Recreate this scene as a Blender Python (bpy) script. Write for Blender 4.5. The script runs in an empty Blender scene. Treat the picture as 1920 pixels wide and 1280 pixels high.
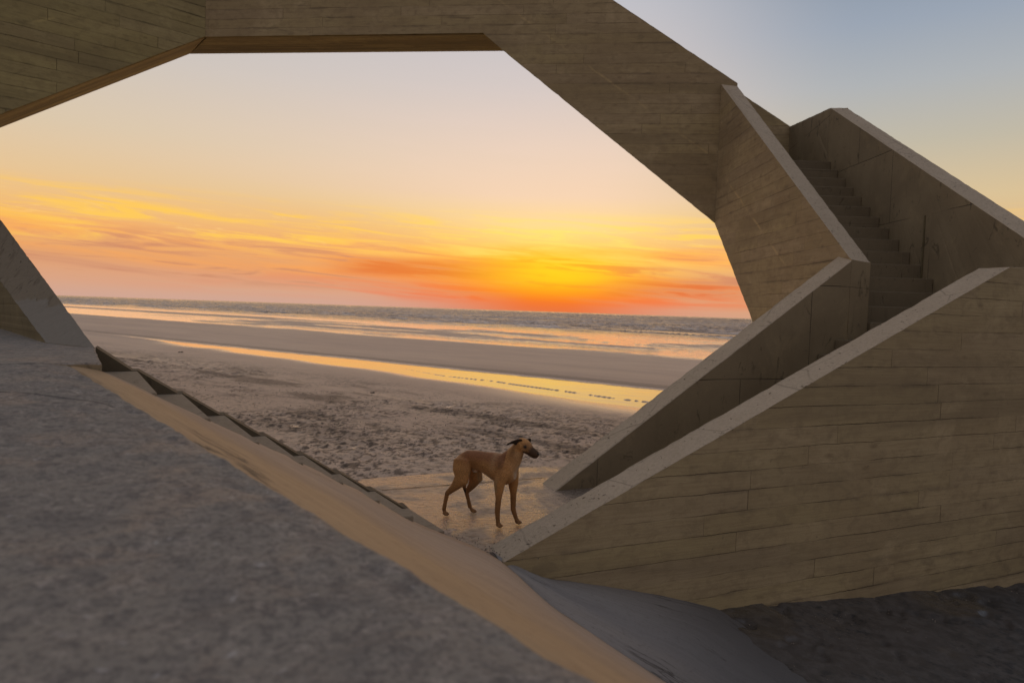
import bpy, bmesh, math, random
import numpy as np
from mathutils import Vector, Matrix, noise

R = math.radians
scn = bpy.context.scene
col = scn.collection
random.seed(7)

# ------------------------------------------------------------------ camera
H = 1.85
cam = bpy.data.cameras.new('camera')
cam.sensor_width = 36.0
cam.lens = 24.0
cam.clip_start = 0.05
cam.clip_end = 60000
cam.dof.use_dof = True
cam.dof.focus_distance = 6.1
cam.dof.aperture_fstop = 2.2
co = bpy.data.objects.new('camera', cam)
col.objects.link(co)
_p, _r = R(-2.595), R(1.91)
_f = Vector((0, math.cos(_p), math.sin(_p)))
_u0 = Vector((0, -math.sin(_p), math.cos(_p)))
_r0 = Vector((1, 0, 0))
_rt = _r0 * math.cos(_r) + _u0 * math.sin(_r)
_up = -_r0 * math.sin(_r) + _u0 * math.cos(_r)
m = Matrix((( _rt.x, _up.x, -_f.x, 0), (_rt.y, _up.y, -_f.y, 0), (_rt.z, _up.z, -_f.z, H), (0, 0, 0, 1)))
co.matrix_world = m
scn.camera = co
scn.view_settings.view_transform = 'Standard'
scn.view_settings.look = 'None'
scn.view_settings.exposure = 0.0
scn.view_settings.gamma = 1.0
scn.cycles.use_denoising = True
scn.cycles.max_bounces = 8
scn.cycles.diffuse_bounces = 4
scn.cycles.sample_clamp_indirect = 6


# ------------------------------------------------------------------ node helper
def srgb(r, g, b):
    f = lambda c: (c / 255 / 12.92) if c / 255 <= .04045 else ((c / 255 + .055) / 1.055) ** 2.4
    return (f(r), f(g), f(b), 1.0)


class NT:
    def __init__(self, tree):
        self.t = tree
        self.n = tree.nodes
        self.l = tree.links

    def new(self, typ, **kw):
        nd = self.n.new(typ)
        for k, v in kw.items():
            setattr(nd, k, v)
        return nd

    def put(self, sock, v):
        if v is None:
            return
        if isinstance(v, bpy.types.NodeSocket):
            self.l.new(v, sock)
        elif isinstance(v, (int, float)):
            try:
                sock.default_value = v
            except TypeError:
                sock.default_value = (v, v, v, 1) if len(sock.default_value) == 4 else (v, v, v)
        else:
            v = tuple(v)
            n = len(sock.default_value)
            sock.default_value = v[:n] if len(v) >= n else v + (1.0,) * (n - len(v))

    def m(self, op, a, b=None, c=None, clamp=False):
        nd = self.new('ShaderNodeMath', operation=op, use_clamp=clamp)
        for i, v in enumerate((a, b, c)):
            if v is not None:
                self.put(nd.inputs[i], v)
        return nd.outputs[0]

    def vm(self, op, a, b=None):
        nd = self.new('ShaderNodeVectorMath', operation=op)
        self.put(nd.inputs[0], a)
        if b is not None:
            self.put(nd.inputs[3] if op == 'SCALE' else nd.inputs[1], b)
        return nd.outputs['Value'] if op in ('DOT_PRODUCT', 'LENGTH') else nd.outputs[0]

    def mix(self, f, a, b, mode='MIX'):
        nd = self.new('ShaderNodeMix', data_type='RGBA', blend_type=mode)
        nd.clamp_factor = True
        self.put(nd.inputs[0], f)
        self.put(nd.inputs[6], a)
        self.put(nd.inputs[7], b)
        return nd.outputs[2]

    def step(self, v, a, b, lo=0.0, hi=1.0):
        nd = self.new('ShaderNodeMapRange', interpolation_type='SMOOTHSTEP')
        self.put(nd.inputs[0], v)
        self.put(nd.inputs[1], a)
        self.put(nd.inputs[2], b)
        self.put(nd.inputs[3], lo)
        self.put(nd.inputs[4], hi)
        return nd.outputs[0]

    def noise(self, vec, scale=1.0, detail=4.0, rough=.55, dist=0.0):
        nd = self.new('ShaderNodeTexNoise')
        self.put(nd.inputs['Vector'], vec)
        nd.inputs['Scale'].default_value = scale
        nd.inputs['Detail'].default_value = detail
        nd.inputs['Roughness'].default_value = rough
        nd.inputs['Distortion'].default_value = dist
        return nd.outputs[0]

    def vor(self, vec, scale=1.0, feature='F1'):
        nd = self.new('ShaderNodeTexVoronoi', feature=feature)
        self.put(nd.inputs['Vector'], vec)
        nd.inputs['Scale'].default_value = scale
        return nd.outputs['Distance']

    def scale(self, vec, s, off=(0, 0, 0)):
        nd = self.new('ShaderNodeMapping')
        self.put(nd.inputs[0], vec)
        nd.inputs['Scale'].default_value = s
        nd.inputs['Location'].default_value = off
        return nd.outputs[0]

    def comb(self, x, y, z=0.0):
        nd = self.new('ShaderNodeCombineXYZ')
        for i, v in enumerate((x, y, z)):
            self.put(nd.inputs[i], v)
        return nd.outputs[0]

    def sep(self, v):
        nd = self.new('ShaderNodeSeparateXYZ')
        self.put(nd.inputs[0], v)
        return nd.outputs

    def ramp(self, f, pts, interp='LINEAR'):
        nd = self.new('ShaderNodeValToRGB')
        nd.color_ramp.interpolation = interp
        el = nd.color_ramp.elements
        while len(el) > 1:
            el.remove(el[-1])
        el[0].position = pts[0][0]
        el[0].color = pts[0][1]
        for p, c in pts[1:]:
            e = el.new(p)
            e.color = c
        self.put(nd.inputs[0], f)
        return nd.outputs[0]

    def bump(self, h, strength=1.0, dist=.01, normal=None):
        nd = self.new('ShaderNodeBump')
        nd.inputs['Strength'].default_value = strength
        nd.inputs['Distance'].default_value = dist
        self.put(nd.inputs['Height'], h)
        if normal is not None:
            self.put(nd.inputs['Normal'], normal)
        return nd.outputs[0]


# ------------------------------------------------------------------ sky
SUN_AZ, SUN_EL = 4.5, 2.5
world = bpy.data.worlds.new('World')
scn.world = world
world.use_nodes = True
wt = NT(world.node_tree)
wt.n.clear()
out = wt.new('ShaderNodeOutputWorld')
bg = wt.new('ShaderNodeBackground')
wt.l.new(bg.outputs[0], out.inputs[0])
tc = wt.new('ShaderNodeTexCoord')
x, y, z = wt.sep(tc.outputs['Generated'])
el = wt.m('MULTIPLY', wt.m('ARCSINE', z), 57.2958)
azd = wt.m('MULTIPLY', wt.m('ARCTAN2', x, y), 57.2958)
ef = wt.m('DIVIDE', el, 90.0)


def elramp(pts):
    return wt.ramp(ef, [(max(0, e / 90), srgb(*c)) for e, c in pts], 'LINEAR')


side = elramp([(0, (208, 166, 148)), (1.2, (217, 165, 134)), (3, (224, 160, 112)), (4.6, (238, 170, 108)), (6.5, (240, 190, 124)), (8.5, (230, 196, 150)),
               (12, (217, 198, 170)), (17, (204, 195, 186)), (23, (190, 188, 190)), (34, (168, 164, 166)), (55, (134, 133, 138)), (90, (112, 113, 120))])
glow = elramp([(0, (228, 112, 66)), (.9, (238, 100, 44)), (1.8, (248, 138, 20)), (3.0, (255, 190, 14)), (4.4, (255, 204, 58)), (5.6, (251, 208, 112)),
               (6.9, (249, 214, 142)), (9.4, (238, 207, 178)), (13, (230, 206, 188)), (18, (210, 199, 196)), (24, (190, 190, 197)), (34, (168, 164, 166)), (55, (134, 133, 138)), (90, (112, 113, 120))])
rear = elramp([(0, (160, 144, 138)), (8, (172, 157, 148)), (20, (162, 152, 147)), (40, (140, 136, 138)), (90, (118, 118, 124))])
right = elramp([(0, (214, 158, 120)), (5, (228, 182, 124)), (9, (216, 192, 150)), (13, (190, 183, 165)), (17, (171, 176, 180)), (21, (150, 162, 178)), (26, (128, 143, 162)), (40, (128, 134, 148)), (90, (112, 113, 120))])
da = wt.m('SUBTRACT', azd, 3.2)
# the azimuth distance, softened by noise so the glow has no ruler edge
cv = wt.comb(wt.m('MULTIPLY', azd, .045), wt.m('MULTIPLY', wt.m('ADD', el, wt.m('MULTIPLY', azd, .045)), .42), 3.1)
n_big = wt.noise(cv, 1.0, 6, .58, .7)
n_str = wt.noise(wt.vm('ADD', wt.comb(wt.m('MULTIPLY', azd, .10), wt.m('MULTIPLY', wt.m('ADD', el, wt.m('MULTIPLY', azd, .05)), 1.5), 0), (5.3, 1.7, 9.0)), 1.0, 7, .6, .9)
n_fin = wt.noise(wt.comb(wt.m('MULTIPLY', azd, .35), wt.m('MULTIPLY', wt.m('ADD', el, wt.m('MULTIPLY', azd, .06)), 3.8), 2.2), 1.0, 6, .62, 1.2)
wide = wt.m('EXPONENT', wt.m('MULTIPLY', wt.m('POWER', wt.m('DIVIDE', da, wt.m('ADD', 9.8, wt.step(el, 6.0, 11.0, 0.0, 15.0))), 2.0), -1.0))
wide = wt.m('MULTIPLY', wide, wt.m('ADD', .8, wt.m('MULTIPLY', n_big, .4)), clamp=True)
base = wt.mix(wide, side, glow)
rt = wt.step(azd, 7.0, 27.0)
base = wt.mix(wt.m('MULTIPLY', rt, .95), base, right)
back = wt.step(wt.m('ABSOLUTE', azd), 48.0, 110.0)
base = wt.mix(back, base, rear)
front = wt.m('SUBTRACT', 1.0, back)


def band(a, b, c, d):
    return wt.m('MULTIPLY', wt.step(el, a, b), wt.m('SUBTRACT', 1.0, wt.step(el, c, d)))


tl = wt.m('ADD', el, wt.m('MULTIPLY', azd, .03))
# lit yellow and peach wisps
wy = wt.m('MULTIPLY', wt.m('MULTIPLY', wt.step(n_str, .44, .62), band(3.2, 4.8, 6.6, 8.6)), front)
ycol = wt.mix(wide, srgb(255, 202, 90), srgb(255, 222, 116))
base = wt.mix(wt.m('MULTIPLY', wy, .95), base, ycol)
wy2 = wt.m('MULTIPLY', wt.m('MULTIPLY', wt.step(n_fin, .56, .72), band(3.4, 4.6, 6.6, 8.0)), front)
base = wt.mix(wt.m('MULTIPLY', wy2, .55), base, wt.mix(wide, srgb(255, 208, 130), srgb(255, 240, 120)))
# orange mid band
wo = wt.m('MULTIPLY', wt.m('MULTIPLY', wt.step(n_big, .42, .62), band(1.8, 2.8, 4.6, 6.2)), front)
base = wt.mix(wt.m('MULTIPLY', wo, .75), base, wt.mix(wide, srgb(248, 168, 92), srgb(252, 150, 30)))
# dark mauve streaks
wd = wt.m('MULTIPLY', wt.m('MULTIPLY', wt.step(n_str, .50, .36), band(.9, 1.9, 4.0, 5.6)), front)
base = wt.mix(wt.m('MULTIPLY', wd, .8), base, wt.mix(wide, srgb(204, 138, 106), srgb(232, 96, 36)))
wd2 = wt.m('MULTIPLY', wt.m('MULTIPLY', wt.step(n_big, .46, .34), band(1.0, 2.2, 3.4, 4.8)), front)
wr = wt.m('MULTIPLY', wt.m('MULTIPLY', wt.step(n_str, .36, .60), band(.3, 1.1, 2.0, 3.3)), wt.m('EXPONENT', wt.m('MULTIPLY', wt.m('POWER', wt.m('DIVIDE', da, 20.0), 2.0), -1.0)))
base = wt.mix(wt.m('MULTIPLY', wr, .7), base, srgb(242, 96, 34))
base = wt.mix(wt.m('MULTIPLY', wd2, .5), base, wt.mix(wide, srgb(196, 132, 108), srgb(214, 96, 56)))
ws = wt.m('MULTIPLY', wt.m('MULTIPLY', band(2.2, 2.9, 3.5, 4.3), wt.m('MULTIPLY', wt.step(azd, -17, -11), wt.m('SUBTRACT', 1.0, wt.step(azd, -1, 4)))), wt.step(n_str, .34, .56))
base = wt.mix(wt.m('MULTIPLY', ws, .75), base, srgb(222, 104, 44))
ws2 = wt.m('MULTIPLY', wt.m('MULTIPLY', band(1.2, 1.8, 2.4, 3.4), wt.m('MULTIPLY', wt.step(azd, 6, 9), wt.m('SUBTRACT', 1.0, wt.step(azd, 15, 22)))), wt.step(n_str, .36, .58))
base = wt.mix(wt.m('MULTIPLY', ws2, .7), base, srgb(216, 96, 52))
# bright core of the afterglow
core = wt.m('EXPONENT', wt.m('MULTIPLY', wt.m('ADD', wt.m('POWER', wt.m('DIVIDE', da, 6.0), 2.0), wt.m('POWER', wt.m('DIVIDE', wt.m('SUBTRACT', el, 3.3), 1.8), 2.0)), -1.0))
base = wt.mix(wt.m('MULTIPLY', core, wt.m('ADD', .25, wt.m('MULTIPLY', n_str, 1.1)), clamp=True), base, srgb(255, 206, 26))
nish = wt.new('ShaderNodeTexSky', sky_type='NISHITA')
nish.sun_disc = False
nish.sun_elevation = R(SUN_EL)
nish.sun_rotation = R(SUN_AZ)
nish.dust_density = 3.0
skyc = wt.mix(1.0, base, wt.vm('SCALE', nish.outputs[0], .004), 'ADD')
wt.put(bg.inputs[0], skyc)
bg.inputs[1].default_value = 1.0

sun = bpy.data.lights.new('sun', 'SUN')
sun.energy = 0.6
sun.angle = R(80)
sun.color = (1.0, .52, .2)
so = bpy.data.objects.new('sun', sun)
col.objects.link(so)
sd = Vector((math.sin(R(SUN_AZ)) * math.cos(R(SUN_EL)), math.cos(R(SUN_AZ)) * math.cos(R(SUN_EL)), math.sin(R(SUN_EL))))
so.rotation_euler = sd.to_track_quat('Z', 'Y').to_euler()


# ------------------------------------------------------------------ materials
def material(name):
    mt = bpy.data.materials.new(name)
    mt.use_nodes = True
    t = NT(mt.node_tree)
    t.n.clear()
    o = t.new('ShaderNodeOutputMaterial')
    b = t.new('ShaderNodeBsdfPrincipled')
    t.l.new(b.outputs[0], o.inputs[0])
    return mt, t, b


def lin(*c):
    return (c[0], c[1], c[2], 1)


def board_material(name, row=.178, length=2.7, base=(.45, .365, .235), vary=.08, dirt=1.0, seam=1.0, bump=1.0, crease=None, sw=1.0):
    """Concrete cast against rough sawn boards; the mesh's UV is metres along the wall and metres of height."""
    mt, t, b = material(name)
    uv = t.new('ShaderNodeUVMap').outputs[0]
    pos = t.new('ShaderNodeTexCoord').outputs['Object']
    w1 = t.noise(t.scale(uv, (2.2, 2.2, 1)), 1, 3)
    w2 = t.noise(t.scale(uv, (26, 26, 1)), 1, 2)
    u, v, _ = t.sep(uv)
    vv = t.m('ADD', v, t.m('ADD', t.m('MULTIPLY', t.m('SUBTRACT', w1, .5), .03), t.m('MULTIPLY', t.m('SUBTRACT', w2, .5), .011)))
    rowi = t.m('FLOOR', t.m('DIVIDE', vv, row))
    rowf = t.m('FRACT', t.m('DIVIDE', vv, row))
    wn = t.new('ShaderNodeTexWhiteNoise', noise_dimensions='1D')
    t.put(wn.inputs['W'], rowi)
    r1 = wn.outputs['Value']
    uu = t.m('ADD', u, t.m('MULTIPLY', r1, 7.3))
    ci = t.m('FLOOR', t.m('DIVIDE', uu, length))
    cf = t.m('FRACT', t.m('DIVIDE', uu, length))
    wn2 = t.new('ShaderNodeTexWhiteNoise', noise_dimensions='2D')
    t.put(wn2.inputs['Vector'], t.comb(rowi, ci, 0))
    r2 = wn2.outputs['Value']
    wnc = t.sep(wn2.outputs['Color'])
    # seams
    dv = t.m('MULTIPLY', t.m('MINIMUM', rowf, t.m('SUBTRACT', 1, rowf)), row)
    du = t.m('MULTIPLY', t.m('MINIMUM', cf, t.m('SUBTRACT', 1, cf)), length)
    brk = t.noise(t.comb(t.m('MULTIPLY', u, .9), t.m('MULTIPLY', rowi, 3.7), 0), 1, 3)
    hs = t.m('MULTIPLY', t.step(dv, .0052 * sw, .0012 * sw), t.step(brk, .40, .66, .0, 1.0))
    vs = t.m('MULTIPLY', t.step(du, .006, .001), t.step(r2, .45, .6, .0, .8))
    sm = t.m('MAXIMUM', hs, vs)
    # wood grain print
    gx = t.comb(t.m('MULTIPLY', uu, 1.6), t.m('MULTIPLY', vv, 46), t.m('MULTIPLY', r2, 20))
    grain = t.noise(gx, 1, 5, .6, .6)
    knot = t.vor(t.comb(t.m('MULTIPLY', uu, 2.1), t.m('MULTIPLY', vv, 4.6), t.m('MULTIPLY', rowi, 1.3)), 1)
    knf = t.step(knot, .17, .04)
    knn = t.m('MULTIPLY', knf, t.noise(t.scale(uv, (40, 40, 1)), 1, 3))
    # broad weathering
    st = t.noise(t.scale(uv, (.45, .8, 1), (3, 7, 0)), 1, 6, .6, .4)
    st2 = t.noise(t.scale(uv, (1.6, 3.6, 1), (9, 2, 0)), 1, 7, .62, .6)
    blot = t.step(st2, .60, .72)
    smear = t.noise(t.scale(uv, (1.1, 9, 1), (1, 5, 0)), 1, 6, .65, .5)
    smf = t.m('ADD', t.step(smear, .60, .74), t.m('MULTIPLY', t.step(dv, .04, .004), t.step(t.noise(t.scale(uv, (.7, 2.0, 1), (5, 5, 0)), 1, 6, .66, .5), .52, .64)), None, True)
    spots = t.step(t.noise(t.scale(uv, (13, 16, 1)), 1, 4, .6), .66, .76)
    speck = t.noise(pos, 90, 3)
    c = base
    dark = lin(c[0] * (1 - vary), c[1] * (1 - vary), c[2] * (1 - vary * .8))
    lite = lin(c[0] * (1 + vary), c[1] * (1 + vary), c[2] * (1 + vary))
    col0 = t.mix(r2, dark, lite)
    col0 = t.mix(t.m('MULTIPLY', wnc[1], .28), col0, lin(c[0] * 1.02, c[1] * 1.06, c[2] * .62))
    col0 = t.mix(t.step(st, .40, .62, 0, .45), col0, lin(c[0] * .72, c[1] * .68, c[2] * .66))
    col0 = t.mix(t.m('MULTIPLY', t.step(grain, .42, .68), .34), col0, lin(c[0] * .62, c[1] * .58, c[2] * .52))
    eff = t.noise(t.scale(uv, (.8, 1.0, 1), (17, 3, 0)), 1, 7, .68, .9)
    col0 = t.mix(t.step(eff, .53, .68, 0, .42), col0, lin(c[0] * 1.35, c[1] * 1.36, c[2] * 1.38))
    mot = t.noise(t.scale(uv, (5, 7, 1), (2, 9, 0)), 1, 6, .7, .3)
    bandn = t.noise(t.scale(uv, (.16, 1.3, 1), (6, 1, 0)), 1, 6, .62, .5)
    col0 = t.mix(t.step(bandn, .50, .66, 0, .5), col0, lin(c[0] * .52, c[1] * .51, c[2] * .52))
    if crease:
        (cu, cvv), (du_, dv_) = crease
        ll = math.hypot(du_ - cu, dv_ - cvv)
        nx, ny = -(dv_ - cvv) / ll, (du_ - cu) / ll
        dist_ = t.m('ABSOLUTE', t.m('ADD', t.m('ADD', t.m('MULTIPLY', t.m('SUBTRACT', u, cu), nx), t.m('MULTIPLY', t.m('SUBTRACT', v, cvv), ny)), t.m('MULTIPLY', t.m('SUBTRACT', w1, .5), .08)))
        cm = t.m('MULTIPLY', t.step(dist_, .035, .005), t.step(t.noise(t.scale(uv, (1.1, 1.1, 1)), 1, 3), .42, .58))
        col0 = t.mix(t.m('MULTIPLY', cm, .5), col0, lin(c[0] * 1.5, c[1] * 1.45, c[2] * 1.2))
    col0 = t.mix(t.step(mot, .46, .64, 0, .42), col0, lin(c[0] * .58, c[1] * .57, c[2] * .56))
    pores = t.step(t.noise(t.scale(uv, (34, 38, 1)), 1, 3, .6), .68, .74)
    col0 = t.mix(t.m('MULTIPLY', pores, .6), col0, lin(.05, .04, .03))
    col0 = t.mix(t.m('MULTIPLY', blot, .42 * dirt), col0, lin(c[0] * .42, c[1] * .43, c[2] * .45))
    col0 = t.mix(t.m('MULTIPLY', smf, .5 * dirt), col0, lin(c[0] * .38, c[1] * .38, c[2] * .42))
    col0 = t.mix(t.m('MULTIPLY', spots, .55 * dirt), col0, lin(c[0] * .3, c[1] * .3, c[2] * .32))
    col0 = t.mix(t.m('MULTIPLY', knn, .8), col0, lin(c[0] * .4, c[1] * .36, c[2] * .34))
    col0 = t.mix(t.m('MULTIPLY', sm, .70 * seam), col0, lin(.035, .028, .02))
    col0 = t.mix(t.m('MULTIPLY', t.step(speck, .3, .7), .16), col0, lin(c[0] * .6, c[1] * .6, c[2] * .6))
    t.put(b.inputs['Base Color'], col0)
    b.inputs['Roughness'].default_value = .86
    b.inputs['Specular IOR Level'].default_value = .25
    h = t.m('ADD', t.m('MULTIPLY', grain, .35), t.m('MULTIPLY', r2, .55))
    h = t.m('SUBTRACT', h, t.m('MULTIPLY', sm, 1.1))
    h = t.m('ADD', h, t.m('MULTIPLY', st2, .35))
    h = t.m('ADD', h, t.m('MULTIPLY', speck, .12))
    t.put(b.inputs['Normal'], t.bump(h, .8 * bump, .009))
    return mt


def plain_material(name, base=(.33, .27, .18), panel=(1.9, 1.15), mottle=1.0, joints=1.0, bumps=1.0):
    """Concrete cast against smooth plywood sheets, with lichen smears."""
    mt, t, b = material(name)
    uv = t.new('ShaderNodeUVMap').outputs[0]
    pos = t.new('ShaderNodeTexCoord').outputs['Object']
    w = t.noise(t.scale(uv, (1.3, 1.3, 1)), 1, 3)
    u, v, _ = t.sep(uv)
    vw = t.m('ADD', v, t.m('MULTIPLY', w, .03))
    ri = t.m('FLOOR', t.m('DIVIDE', vw, panel[1]))
    rf = t.m('FRACT', t.m('DIVIDE', vw, panel[1]))
    uo = t.m('ADD', u, t.m('MULTIPLY', ri, .83))
    ci = t.m('FLOOR', t.m('DIVIDE', uo, panel[0]))
    cf = t.m('FRACT', t.m('DIVIDE', uo, panel[0]))
    dv = t.m('MULTIPLY', t.m('MINIMUM', rf, t.m('SUBTRACT', 1, rf)), panel[1])
    du = t.m('MULTIPLY', t.m('MINIMUM', cf, t.m('SUBTRACT', 1, cf)), panel[0])
    j = t.step(t.m('MINIMUM', dv, du), .008, .002)
    brk = t.step(t.noise(t.scale(uv, (.8, .8, 1)), 1, 3), .38, .55)
    j = t.m('MULTIPLY', j, brk)
    wn = t.new('ShaderNodeTexWhiteNoise', noise_dimensions='2D')
    t.put(wn.inputs['Vector'], t.comb(ri, ci, 0))
    pr = wn.outputs['Value']
    n1 = t.noise(t.scale(uv, (.9, .9, 1), (4, 4, 0)), 1, 6, .6, .3)
    n2 = t.noise(t.scale(uv, (6, 3.2, 1)), 1, 6, .65, 1.2)
    n3 = t.noise(pos, 60, 4)
    drip = t.noise(t.scale(uv, (7, .8, 1)), 1, 5, .6, .3)
    c = base
    k = t.mix(pr, lin(c[0] * .9, c[1] * .9, c[2] * .9), lin(c[0] * 1.08, c[1] * 1.08, c[2] * 1.06))
    k = t.mix(t.step(n1, .38, .66, 0, .5 * mottle), k, lin(c[0] * .66, c[1] * .64, c[2] * .62))
    k = t.mix(t.step(drip, .56, .76, 0, .4 * mottle), k, lin(c[0] * .6, c[1] * .6, c[2] * .58))
    k = t.mix(t.step(t.noise(t.scale(uv, (2.2, 1.8, 1), (7, 7, 0)), 1, 7, .7, .4), .50, .66, 0, .4 * mottle), k, lin(c[0] * 1.3, c[1] * 1.28, c[2] * 1.2))
    k = t.mix(t.step(n2, .58, .68, 0, .7 * mottle), k, lin(c[0] * .36, c[1] * .36, c[2] * .36))
    k = t.mix(t.step(n3, .35, .7, 0, .18), k, lin(c[0] * .6, c[1] * .6, c[2] * .6))
    k = t.mix(t.m('MULTIPLY', j, .8 * joints), k, lin(.05, .04, .03))
    t.put(b.inputs['Base Color'], k)
    b.inputs['Roughness'].default_value = .8
    b.inputs['Specular IOR Level'].default_value = .3
    h = t.m('SUBTRACT', t.m('ADD', t.m('MULTIPLY', n3, .25), t.m('MULTIPLY', n1, .5)), j)
    t.put(b.inputs['Normal'], t.bump(h, .6 * bumps, .006))
    return mt


def coping_material(name, base=(.36, .33, .28), pit=1.0):
    """Weathered hand-floated coping with pits, hairline cracks and sand in the pores."""
    mt, t, b = material(name)
    pos = t.new('ShaderNodeTexCoord').outputs['Object']
    n1 = t.noise(pos, 1.7, 6, .6)
    n2 = t.noise(pos, 34, 5, .65)
    n3 = t.noise(t.scale(pos, (1, 1, 1), (3, 1, 5)), 130, 3, .7)
    pz = t.noise(t.scale(pos, (19, 19, 45)), 1, 4, .62, .8)
    pits = t.step(pz, .625, .70)
    cr = t.vor(t.vm('ADD', t.scale(pos, (1.1, 1.1, 1.1)), t.vm('SCALE', t.new('ShaderNodeTexNoise').outputs[1], .15)), 1, 'DISTANCE_TO_EDGE')
    crk = t.m('MULTIPLY', t.step(cr, .012, .003), t.step(n1, .42, .55))
    c = base
    k = t.mix(n1, lin(c[0] * .82, c[1] * .8, c[2] * .76), lin(c[0] * 1.12, c[1] * 1.12, c[2] * 1.14))
    k = t.mix(t.step(n2, .4, .68, 0, .42), k, lin(c[0] * .62, c[1] * .6, c[2] * .56))
    k = t.mix(t.step(n3, .55, .75, 0, .3), k, lin(c[0] * 1.3, c[1] * 1.28, c[2] * 1.22))
    k = t.mix(t.m('MULTIPLY', pits, .85 * pit), k, lin(.05, .043, .034))
    k = t.mix(t.m('MULTIPLY', crk, .3), k, lin(.06, .05, .04))
    t.put(b.inputs['Base Color'], k)
    b.inputs['Roughness'].default_value = .88
    b.inputs['Specular IOR Level'].default_value = .25
    h = t.m('SUBTRACT', t.m('ADD', t.m('MULTIPLY', n2, .7), t.m('MULTIPLY', n3, .35)), t.m('MULTIPLY', pits, 1.0))
    t.put(b.inputs['Normal'], t.bump(h, .8, .008))
    return mt


def streak_material(name, base=(.42, .33, .21), foot=(.4, .33, .28), wet=False):
    """Smooth battered face with trowel streaks running along it (UV x along, y across); wet paints shade on the low end."""
    mt, t, b = material(name)
    uv = t.new('ShaderNodeUVMap').outputs[0]
    pos = t.new('ShaderNodeTexCoord').outputs['Object']
    s1 = t.noise(t.scale(uv, (1.3, 20, 1)), 1, 6, .62, .5)
    s2 = t.noise(t.scale(uv, (.35, 2.2, 1), (3, 3, 0)), 1, 6, .6, .6)
    s3 = t.noise(t.scale(uv, (3, 70, 1)), 1, 4, .6)
    n = t.noise(pos, 70, 4, .7)
    c = base
    ck = t.m('ABSOLUTE', t.m('SUBTRACT', t.noise(t.scale(uv, (.5, 3.2, 1), (8, 2, 0)), 1, 5, .55, .4), .5))
    crack = t.m('MULTIPLY', t.step(ck, .012, .002), t.step(t.noise(t.scale(uv, (.8, 1.5, 1)), 1, 2), .5, .6))
    fu, fv, _ = t.sep(uv)
    cf_ = t.mix(t.step(t.m('ADD', fv, t.m('MULTIPLY', s2, .5)), .55, 1.0), lin(*c), lin(*foot))
    k = t.mix(s1, t.mix(1, cf_, lin(.70, .68, .66), 'MULTIPLY'), t.mix(1, cf_, lin(1.22, 1.2, 1.18), 'MULTIPLY'))
    k = t.mix(t.step(t.noise(pos, 26, 5, .7), .52, .72, 0, .5), k, t.mix(1, k, lin(.55, .52, .5), 'MULTIPLY'))
    k = t.mix(t.step(s2, .45, .68, 0, .4), k, lin(c[0] * .62, c[1] * .62, c[2] * .66))
    k = t.mix(t.step(s3, .55, .74, 0, .3), k, lin(c[0] * .6, c[1] * .56, c[2] * .5))
    k = t.mix(t.step(n, .6, .78, 0, .35), k, lin(c[0] * 1.3, c[1] * 1.25, c[2] * 1.2))
    k = t.mix(t.m('MULTIPLY', crack, .75), k, lin(.06, .05, .04))
    if wet:  # shade painted into the colour, deepening towards the low end
        shade_z = t.m('ADD', t.sep(pos)[2], t.m('MULTIPLY', s2, .3))
        k = t.mix(t.step(shade_z, -.10, -.55, 0, .82), k, t.mix(n, lin(.06, .062, .068), lin(.12, .12, .128)))
    t.put(b.inputs['Base Color'], k)
    b.inputs['Roughness'].default_value = .78
    b.inputs['Specular IOR Level'].default_value = .35
    h = t.m('SUBTRACT', t.m('ADD', t.m('MULTIPLY', s1, .8), t.m('MULTIPLY', n, .2)), crack)
    t.put(b.inputs['Normal'], t.bump(h, .6, .006))
    return mt


M_board = board_material('board_marked_concrete')
M_board2 = board_material('board_marked_concrete_bridge', crease=((-1.94, 8.29), (2.46, 5.14)), row=.21, base=(.46, .37, .235), dirt=1.1, seam=.85)
M_board3 = board_material('board_marked_concrete_mossy', crease=((1.29, 6.92), (3.97, 8.29)), row=.235, base=(.40, .345, .19), dirt=1.2, seam=1.1, bump=1.5, length=2.0)
M_board4 = board_material('board_marked_concrete_flight', row=.205, base=(.47, .38, .245), dirt=1.1, seam=1.0, crease=((13.71, 4.58), (10.7, 2.72)))
M_soffit = board_material('narrow_board_soffit', row=.12, length=3.4, base=(.37, .275, .10), vary=.45, sw=3.6, dirt=1.0, seam=1.0, bump=1.3)
M_plain = plain_material('smooth_cast_concrete')
M_step = plain_material('stair_concrete', base=(.24, .20, .14), joints=0.0, mottle=.9)
M_shade = plain_material('dark_shaded_concrete', base=(.12, .10, .07), joints=0)  # darker copy of the concrete, standing in for shade on the stringer
M_cope = coping_material('coping_concrete', base=(.55, .475, .375))
M_tread = coping_material('worn_tread_concrete', base=(.34, .29, .225), pit=.3)
M_olive = plain_material('dark_olive_concrete', base=(.2, .17, .1), joints=0)  # plain concrete in a darker olive tone
M_batter = streak_material('trowelled_concrete', base=(.48, .35, .215), foot=(.42, .34, .28))
M_apron = streak_material('grey_apron_concrete', base=(.34, .325, .32), foot=(.30, .30, .31), wet=True)  # wet: shade painted into the colour towards the low end


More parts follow.
